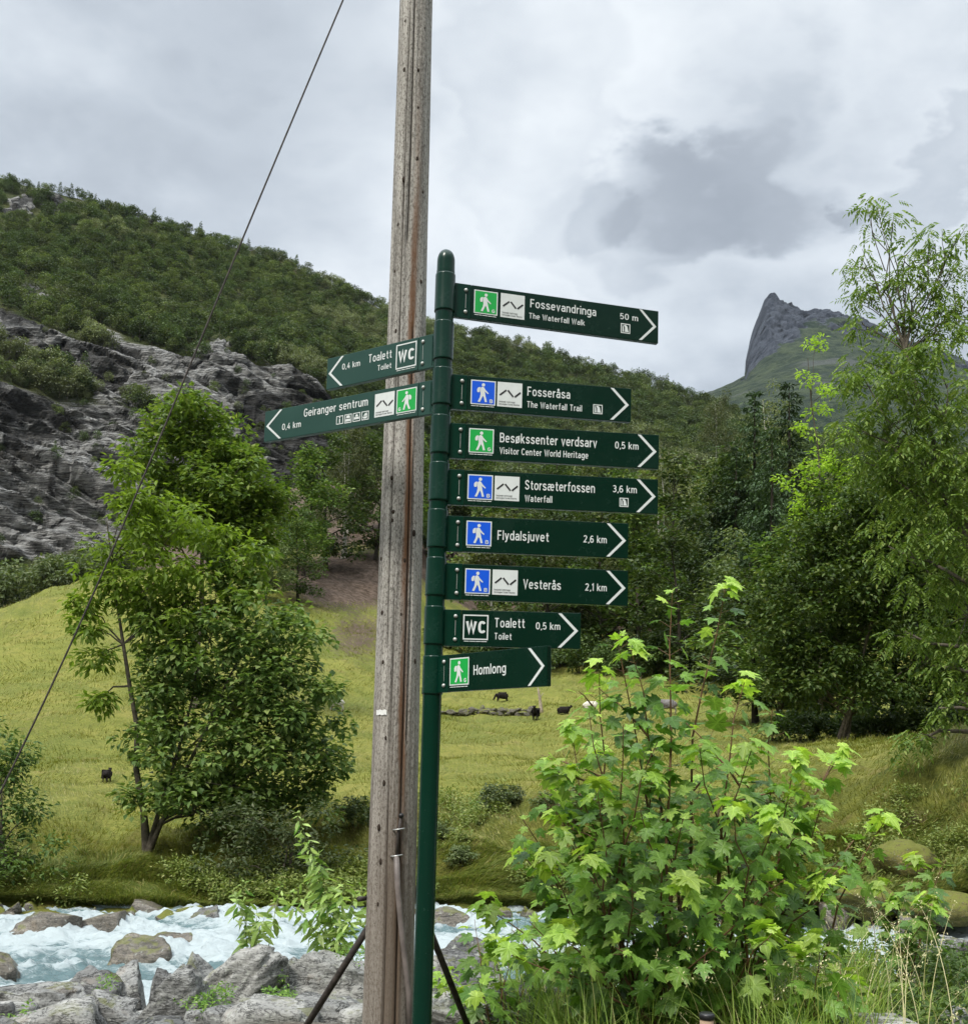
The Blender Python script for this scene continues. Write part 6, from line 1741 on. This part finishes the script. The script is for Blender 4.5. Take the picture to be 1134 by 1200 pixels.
# ------------------------------------------------------------------ maple bush in front
def leaf_shape(seed, kind='maple', n_fold=1.0):
    rng_ = np.random.default_rng(seed)
    if kind == 'maple':
        half = [(.0, .0), (.13, -.07), (.24, -.02), (.40, .02), (.36, .10), (.50, .20), (.35, .24), (.33, .30), (.47, .40), (.62, .62), (.46, .57), (.40, .64), (.27, .52), (.20, .60), (.21, .74), (.12, .80), (.0, 1.02)]
    else:
        half = [(.0, .0), (.08, .12), (.14, .32), (.15, .52), (.10, .76), (.0, 1.0)]
    L_ = [(x, y) for x, y in half]; Rr_ = [(-x, y) for x, y in half[1:-1]][::-1]
    out = np.array(L_ + Rr_); out = out + rng_.normal(0, .012, out.shape); ctr = np.array([[0, .30 if kind == 'maple' else .4]])
    mid1 = out * .55 + ctr * .45
    P2 = np.concatenate([out, mid1, ctr]); n = len(out)
    x, y = P2[:, 0], P2[:, 1]; bend = rng_.uniform(.15, .5); curl = rng_.uniform(.1, .35)
    z = -bend * np.maximum(y - .25, 0) ** 1.6 - .35 * np.abs(x) ** 1.5 * curl * 2 + .10 * np.abs(x) * (n_fold) + rng_.normal(0, .012, len(x))
    V = np.stack([x, y, z], -1); F4 = []; F3 = []
    for k in range(n):
        k2 = (k + 1) % n; F4.append([k, k2, n + k2, n + k]); F3.append([n + k, n + k2, 2 * n])
    return V, np.array(F4), np.array(F3)
MAPS = [leaf_shape(i) for i in range(6)]; LANC = [leaf_shape(20 + i, 'lance') for i in range(4)]

def leaf_frame(pos, axis, up, size):
    axis = axis / np.linalg.norm(axis); side = np.cross(axis, up); side /= np.linalg.norm(side) + 1e-9; nn = np.cross(side, axis)
    Mx = Matrix(((side[0] * size, axis[0] * size, nn[0] * size, pos[0]), (side[1] * size, axis[1] * size, nn[1] * size, pos[1]), (side[2] * size, axis[2] * size, nn[2] * size, pos[2]), (0, 0, 0, 1)))
    return Mx

def vein_of(sh):
    V_, f4, f3 = sh; n = (len(V_) - 1) // 2; out = V_[:n, :2]; c_ = np.array([0, .30]); d = np.linalg.norm(out - c_, axis=1)
    tipk = (d > np.roll(d, 1)) & (d > np.roll(d, -1)); tipk[0] = True
    return np.concatenate([tipk * 1.0, tipk * 1.0, [1.0]])
def leafy_plant(root_name, label, cat, base, shoots, shapes, mats, rng, node_gap, size, pet, top_n=300, start=.35, stem_r=.006, young_len=.2, stem_mat='stem', pairs=2, up_bias=.9, stuff_name='foliage', spread=.7):
    """shoots: list of (polyline points world). Leaves in pairs at nodes; those facing the viewer are single objects"""
    e = empty(root_name, base); tag(e, label, cat); base = np.array(base, float); polys, recs = [], []
    for Pl in shoots:
        Pl = np.array(Pl); seg = np.linalg.norm(np.diff(Pl, axis=0), axis=1); cum = np.concatenate([[0], np.cumsum(seg)]); Lt = cum[-1]
        polys.append((Pl - base, np.linspace(stem_r * (1 + Lt * .5), stem_r * .35, len(Pl))))
        s0 = Lt * start; k = 0; s_ = s0; a0 = rng.uniform(0, math.pi)
        while s_ < Lt + 1e-3:
            f = (s_ - s0) / max(Lt - s0, 1e-3)
            p = np.array([np.interp(s_, cum, Pl[:, q]) for q in range(3)]); p2 = np.array([np.interp(max(s_ - .05, 0), cum, Pl[:, q]) for q in range(3)]); tg = p - p2; tg /= np.linalg.norm(tg) + 1e-9
            for w_ in range(pairs):
                a = a0 + k * 1.57 + w_ * 2 * math.pi / pairs + rng.normal(0, .3); ref = np.array([math.cos(a), math.sin(a), 0]); d = ref - tg * (ref @ tg); d /= np.linalg.norm(d) + 1e-9
                young = s_ > Lt - young_len
                pl = pet * rng.uniform(.6, 1.3) * (.5 if young else 1)
                tipp = p + (d * .85 + tg * .5) * pl
                ax = d * spread + tg * .25 + np.array([0, 0, -.45 if not young else -.3 + .4 * rng.random()]) + rng.normal(0, .22, 3)
                upv = np.array([0, 0, 1.0]) * up_bias + rng.normal(0, .30, 3) + np.array([0, -.20, 0])
                sz = size * rng.uniform(.6, 1.2) * (1 - .45 * max(0, f - .6) / .4) * (1.0 if not young else .85)
                recs.append((tipp, ax, upv, sz, young))
                polys.append((np.array([p, tipp]) - base, np.array([stem_r * .22, stem_r * .18])))
            if s_ > Lt - .03 and young_len > .05:
                for w_ in range(5):
                    a = rng.uniform(0, 6.283); d = np.array([math.cos(a), math.sin(a), .1]); tipp = p + d * pet * .35 + np.array([0, 0, .02 * w_])
                    recs.append((tipp, d * .8 + np.array([0, 0, -.55]) + rng.normal(0, .15, 3), np.array([0, 0, 1.0]) + d * .3, size * rng.uniform(.7, 1.15), True))
            gap = node_gap * rng.uniform(.8, 1.25) * (1 - .35 * f); s_ += gap; k += 1
    V, F = tubes(polys, 5); link('stems', mesh_np('stems', V, F, True, [M[stem_mat]]), e)
    # which leaves show largest: near the viewer
    ds = np.array([np.linalg.norm(r_[0] - EYE) / r_[3] for r_ in recs]); order = np.argsort(ds)
    singles = set(order[:top_n].tolist()); cache = {}
    SV, S4, S3, mi4, mi3, off = [], [], [], [], [], 0; VE = []
    for i_, (pos, ax, upv, sz, young) in enumerate(recs):
        sh = int(rng.integers(0, len(shapes))); mk = mats[1] if young else (mats[0] if rng.random() < .85 else mats[2])
        Mx = leaf_frame(pos - base, ax, upv, sz)
        if i_ in singles:
            if (sh, mk) not in cache:
                v_, f4, f3 = shapes[sh]; cache[(sh, mk)] = mesh_np('leaf', v_, [f4, f3], False, [M[mk]]); add_attr(cache[(sh, mk)], 'vein', vein_of(shapes[sh]))
            o_ = bpy.data.objects.new('leaf', cache[(sh, mk)]); COL.objects.link(o_); o_.parent = e; o_.matrix_local = Mx
        else:
            v_, f4, f3 = shapes[sh]; A_ = np.array(Mx)[:3]
            SV.append(v_ @ A_[:, :3].T + A_[:, 3]); VE.append(vein_of(shapes[sh])); S4.append(f4 + off); S3.append(f3 + off); off += len(v_)
            mid_ = mats.index(mk); mi4 += [mid_] * len(f4); mi3 += [mid_] * len(f3)
    if SV:
        me_ = mesh_np(stuff_name, np.concatenate(SV), [np.concatenate(S4), np.concatenate(S3)], False, [M[q] for q in mats], mi4 + mi3)
        add_attr(me_, 'vein', np.concatenate(VE)); o_ = link(stuff_name, me_, e); o_['kind'] = 'stuff'
    return e, len(recs)

def shoot(base, tip, rng, n=9, bow=.12):
    base, tip = np.array(base, float), np.array(tip, float); t_ = np.linspace(0, 1, n)[:, None]; L_ = np.linalg.norm(tip - base)
    P = base + (tip - base) * t_; out = (tip - base).copy(); out[2] = 0
    P += out * (np.sin(t_ * math.pi) * bow) * -1 * .6; P[:, 2:] += np.sin(t_ * math.pi) * L_ * bow * .5
    P[1:-1] += rng.normal(0, L_ * .008, (n - 2, 3)); return P

rng = np.random.default_rng(2024)
def gnear(x, y):
    h_ = NB_BVH.ray_cast(Vector((x, y, 50)), Vector((0, 0, -1))); return h_[0].z if h_[0] is not None else 0.0
bb = pt(800, 1150, 5.9); BB = np.array([bb[0], bb[1], gnear(bb[0], bb[1])])
tips = [(738, 758, 5.7), (702, 790, 5.6), (722, 742, 5.8), (788, 690, 5.8), (850, 688, 5.9), (872, 800, 5.6), (905, 832, 5.7),
        (880, 880, 5.3), (690, 835, 5.5), (660, 905, 5.5), (632, 930, 5.6), (612, 960, 5.7), (730, 850, 5.3), (770, 870, 5.2), (820, 880, 5.2), (930, 890, 5.6), (975, 892, 5.8),
        (960, 950, 5.6), (1000, 985, 5.8), (1035, 965, 6.0), (700, 930, 5.1), (750, 950, 5.0), (800, 960, 5.0), (860, 950, 5.0), (910, 960, 5.2), (640, 1010, 5.2), (690, 1010, 5.0),
        (740, 1040, 4.9), (800, 1040, 4.9), (860, 1040, 4.9), (920, 1030, 5.1), (970, 1040, 5.4), (620, 1080, 5.2), (600, 1120, 5.1), (570, 1065, 5.4), (660, 1100, 4.9), (720, 1110, 4.8),
        (840, 1110, 4.9), (900, 1100, 5.0), (700, 880, 6.2), (760, 900, 6.3), (820, 920, 6.4), (880, 940, 6.3), (940, 970, 6.4), (680, 980, 6.2), (740, 990, 6.4), (810, 1010, 6.4), (880, 1020, 6.3),
        (640, 1050, 6.2), (600, 1090, 6.0), (990, 1010, 6.4), (760, 1080, 5.6), (830, 1070, 5.5), (700, 1060, 5.7), (900, 1060, 5.8),
        (670, 860, 5.9), (610, 1000, 5.9), (655, 955, 6.1)]
shoots = []
for (x, y, r_) in tips:
    tp = pt(x, y, r_); b0 = BB + np.array([rng.normal(0, .22) + (tp[0] - BB[0]) * .35, rng.normal(0, .2) + (tp[1] - BB[1]) * .2, 0]); b0[2] = gnear(b0[0], b0[1]) - .03
    shoots.append(shoot(b0, tp, rng, bow=.10))
    if y < 900:      # side twigs
        par_ = shoots[-1]
        for _ in range(1):
            q = par_[int(rng.integers(4, 8))]; d = np.array([rng.normal(0, 1), rng.normal(0, .7), .6]); d /= np.linalg.norm(d)
            shoots.append(shoot(q, q + d * rng.uniform(.2, .42), rng, 6, .05))
leafy_plant('maple_bush', 'large bright green maple bush with lobed leaves growing by the path', 'bush', BB, shoots, MAPS, ['maple', 'maple_young', 'maple_dark'], rng, .090, .120, .075, 300, .40, .0060, .09)
# small maples and a low one with a big lone leaf spray
for (px, r_, tl, lab, sd_) in ((1060, 7.0, ((1030, 1040), (1075, 1010), (1108, 1008), (1050, 1060), (1090, 1060), (1020, 1075), (1065, 1085)), 'small maple seedling rising before the river beside the big bush', 1),
                          (960, 5.2, ((930, 1120), (960, 1105), (985, 1130), (950, 1160), (1000, 1165), (915, 1160)), 'low maple seedling in the grass in front of the big bush', 2),
                          (585, 6.0, ((556, 1078), (575, 1110), (600, 1098), (618, 1120), (590, 1145), (545, 1170), (560, 1150)), 'low maple shoots hanging over the broad rough boulder', 3),
                          (520, 6.6, ((512, 1150), (520, 1158), (527, 1148), (508, 1165)), 'tiny leafy seedling at the foot of the green post', 4)):
    rg = np.random.default_rng(3000 + sd_); b = pt(px, 1200, r_); b = np.array([b[0], b[1], gnear(b[0], b[1])])
    if sd_ == 4: b[2] = pt(px, 1185, r_)[2]
    sh_ = [shoot(b + rg.normal(0, .05, 3) * np.array([1, 1, 0]), pt(x, y, r_ + rg.uniform(-.3, .3)), rg, 7, .08) for x, y in tl]
    leafy_plant('maple_seedling', lab, 'plant', b, sh_, MAPS, ['maple', 'maple_young', 'maple_dark'], rg, .08, .115 if sd_ != 4 else .06, .06, 40, .45, .004, .07)

# willow saplings among the boulders
for (bx, r_, tl, lab, sd_) in ((392, 8.9, ((348, 952), (352, 985), (372, 1000), (345, 1040), (400, 1050), (425, 1040), (415, 1075), (385, 1060), (368, 1085), (432, 1070), (330, 1050), (395, 1095), (420, 1100), (350, 1090), (405, 1030), (360, 1025)), 'light green willow sapling with upright narrow leaves beside the wooden pole', 1),
                              (298, 8.7, ((283, 1028), (275, 1048), (300, 1062), (288, 1075), (310, 1075), (330, 1035)), 'short willow shoot with pale green leaves above the pointed slab', 2),
                              (442, 6.2, ((425, 1052), (432, 1060)), 'willow twig peeping out behind the wooden pole', 3)):
    rg = np.random.default_rng(4000 + sd_); b = pt(bx, 1125, r_)
    sh_ = [shoot(b + rg.normal(0, .05, 3), pt(x, y, r_ + rg.uniform(-.35, .35)), rg, 8, .07) for x, y in tl]
    leafy_plant('willow_sapling', lab, 'plant', b, sh_, LANC, ['willow', 'willow', 'maple'], rg, .048, .135, .012, 140, .25, .0035, .05, 'stem_green', 2, .3, spread=.75)

# grasses and weeds
def long_blades(P, L, W, rng, segs=6):
    n = len(P); a = rng.uniform(0, 6.283, n); d = np.stack([np.cos(a), np.sin(a), np.zeros(n)], -1); S = np.stack([-np.sin(a), np.cos(a), np.zeros(n)], -1)
    arch = rng.uniform(.15, .95, n); Vs = []
    for k in range(segs + 1):
        t_ = k / segs; hor = arch * t_ ** 1.9; ver = t_ * (1 - .42 * arch * t_ ** 1.5)
        c_ = P + d * (L * hor)[:, None] * .8; c_[:, 2] = P[:, 2] + L * ver
        w_ = (W * (1 - t_ ** 2.2) * .5 + .0004)[:, None]; Vs += [c_ - S * w_, c_ + S * w_]
    V = np.stack(Vs, 1).reshape(-1, 3); m_ = 2 * (segs + 1); b0 = np.arange(n)[:, None] * m_
    F = np.concatenate([b0 + np.array([[2 * k, 2 * k + 1, 2 * k + 3, 2 * k + 2]]) for k in range(segs)]); return V, F
rng = np.random.default_rng(88)
cl_c = [(rng.uniform(600, 1160), rng.uniform(4.6, 7.2)) for _ in range(150)]
P = []
for (x, r_) in cl_c:
    c_ = pt(x, 1190, r_); n = int(rng.integers(14, 46)); q = np.zeros((n, 3)); q[:, 0] = c_[0] + rng.normal(0, .07, n); q[:, 1] = c_[1] + rng.normal(0, .07, n)
    q[:, 2] = [gnear(a, b_) for a, b_ in q[:, :2]]; P.append(q)
P = np.concatenate(P); n = len(P); dd = np.hypot(P[:, 0], P[:, 1])
gx, _gy = proj(P); lk = 1 - .50 * sstep(1000, 1060, gx)
V, F = long_blades(P, rng.uniform(.25, .78, n) * lk, rng.uniform(.003, .008, n), rng)
tag(link('tall_grass', mesh_np('tall_grass', V, F, True, [M['grass_near']])), 'tufts of tall arching grass around the foot of the maple bush', 'grass', kind='stuff')
P = []
for (x, r_) in [(rng.uniform(760, 1120), rng.uniform(4.9, 6.4)) for _ in range(26)]:
    c_ = pt(x, 1190, r_); q = np.zeros((3, 3)); q[:, 0] = c_[0] + rng.normal(0, .04, 3); q[:, 1] = c_[1] + rng.normal(0, .04, 3); q[:, 2] = gnear(c_[0], c_[1]); P.append(q)
P = np.concatenate(P); n = len(P)
V, F = long_blades(P, rng.uniform(.6, 1.05, n), np.full(n, .0035), rng, 9)
# seed heads
hd = V.reshape(n, 20, 3)[:, 12:19:2].reshape(-1, 3); hd = np.repeat(hd, 6, 0) + rng.normal(0, .012, (len(hd) * 6, 3))
V2, F2 = leaf_quads(hd, rng.normal(0, 1, (len(hd), 3)) + np.array([0, 0, .6]), .016, .006, rng)
tag(link('seed_grass', mesh_np('seed_grass', np.concatenate([V, V2]), np.concatenate([F, F2 + len(V)]), True, [M['dry']])), 'straw coloured flowering grass stalks arching out of the tufts', 'grass', kind='stuff')
# low herbs carpeting the ground on both sides
C_ = []
for _ in range(520):
    x = rng.uniform(560, 1180); r_ = rng.uniform(4.8, 9.0); c_ = pt(x, 1190, r_); C_.append((c_[0], c_[1], gnear(c_[0], c_[1]) + rng.uniform(.03, .22)))
V, F = clump_leaves(np.array(C_), np.full(len(C_), .13), 42, .052, .026, rng, .05, None, .6, .8)
tag(link('ground_herbs', mesh_np('ground_herbs', V, F, False, [M['herb']])), 'low leafy weeds carpeting the bank under the maple bush', 'weeds', kind='stuff')
C_ = []
for (x, y, r_, n) in ((220, 1175, 7.7, 8), (262, 1165, 7.8, 10), (312, 1168, 7.6, 9), (340, 1172, 7.6, 7), (375, 1178, 7.4, 7), (25, 1190, 7.1, 6), (120, 1150, 8.5, 5), (420, 1120, 8.2, 8), (245, 1185, 7.3, 8), (330, 1150, 8.3, 6)):
    for _ in range(n):
        c_ = pt(x + rng.normal(0, 11), y + rng.normal(0, 5), r_ + rng.normal(0, .15)); C_.append(c_)
V, F = clump_leaves(np.array(C_), np.full(len(C_), .05), 26, .028, .016, rng, 0, None, .6, .8)
tag(link('crevice_weeds', mesh_np('crevice_weeds', V, F, False, [M['maple']])), 'small green weeds and moss tufts in the gaps between the boulders', 'weeds', kind='stuff')
# fern beside the seedlings
fe = empty('fern', (0, 0, 0)); b = pt(1005, 1150, 6.6); fb = np.array([b[0], b[1], gnear(b[0], b[1]) + .05]); fe.location = tuple(fb)
tag(fe, 'pale green fern fronds between the big bush and the river', 'fern')
for k in range(11):
    a = rng.uniform(0, 6.28); L_ = rng.uniform(.4, .62); t_ = np.linspace(0, 1, 16); d = np.array([math.cos(a), math.sin(a), 0])
    sp3 = d * (t_ * L_ * .7)[:, None] + np.array([0, 0, 1]) * (L_ * (t_ * 1.05 - t_ ** 2 * .55))[:, None]
    sd2 = np.array([-d[1], d[0], 0]); Cc, Aa, Ll = [], [], []
    for q in range(2, 16):
        for sg in (-1, 1): Cc.append(sp3[q]); Aa.append(sd2 * sg + d * .35 + np.array([0, 0, -.2])); Ll.append(.13 * math.sin(math.pi * (.15 + .82 * q / 16)))
    LV_, LF_ = leaf_quads(np.array(Cc), np.array(Aa), np.array(Ll), np.array(Ll) * .26, rng, .9)
    TV_, TF_ = tubes([(sp3, np.full(16, .002))], 4)
    link('frond', mesh_np('frond', np.concatenate([LV_, TV_]), np.concatenate([LF_, TF_[0] + len(LV_)]), False, [M['willow']]), fe)
# small path light post peeping in at the lower edge
b = pt(828, 1199, 4.4); zt = pt(828, 1187, 4.4)[2]
e = empty('path_marker', (b[0], b[1], gnear(b[0], b[1]))); tag(e, 'small round wooden marker post with a black cap at the edge of the grass', 'post'); hh = zt - e.location.z
lathe('cap', [(.0, hh), (.026, hh - .001), (.031, hh - .005), (.031, hh - .024), (.028, hh - .025)], M['cap_black'], e)
lathe('shaft', [(.028, -.05), (.028, hh - .026)], M['lamp_wood'], e)
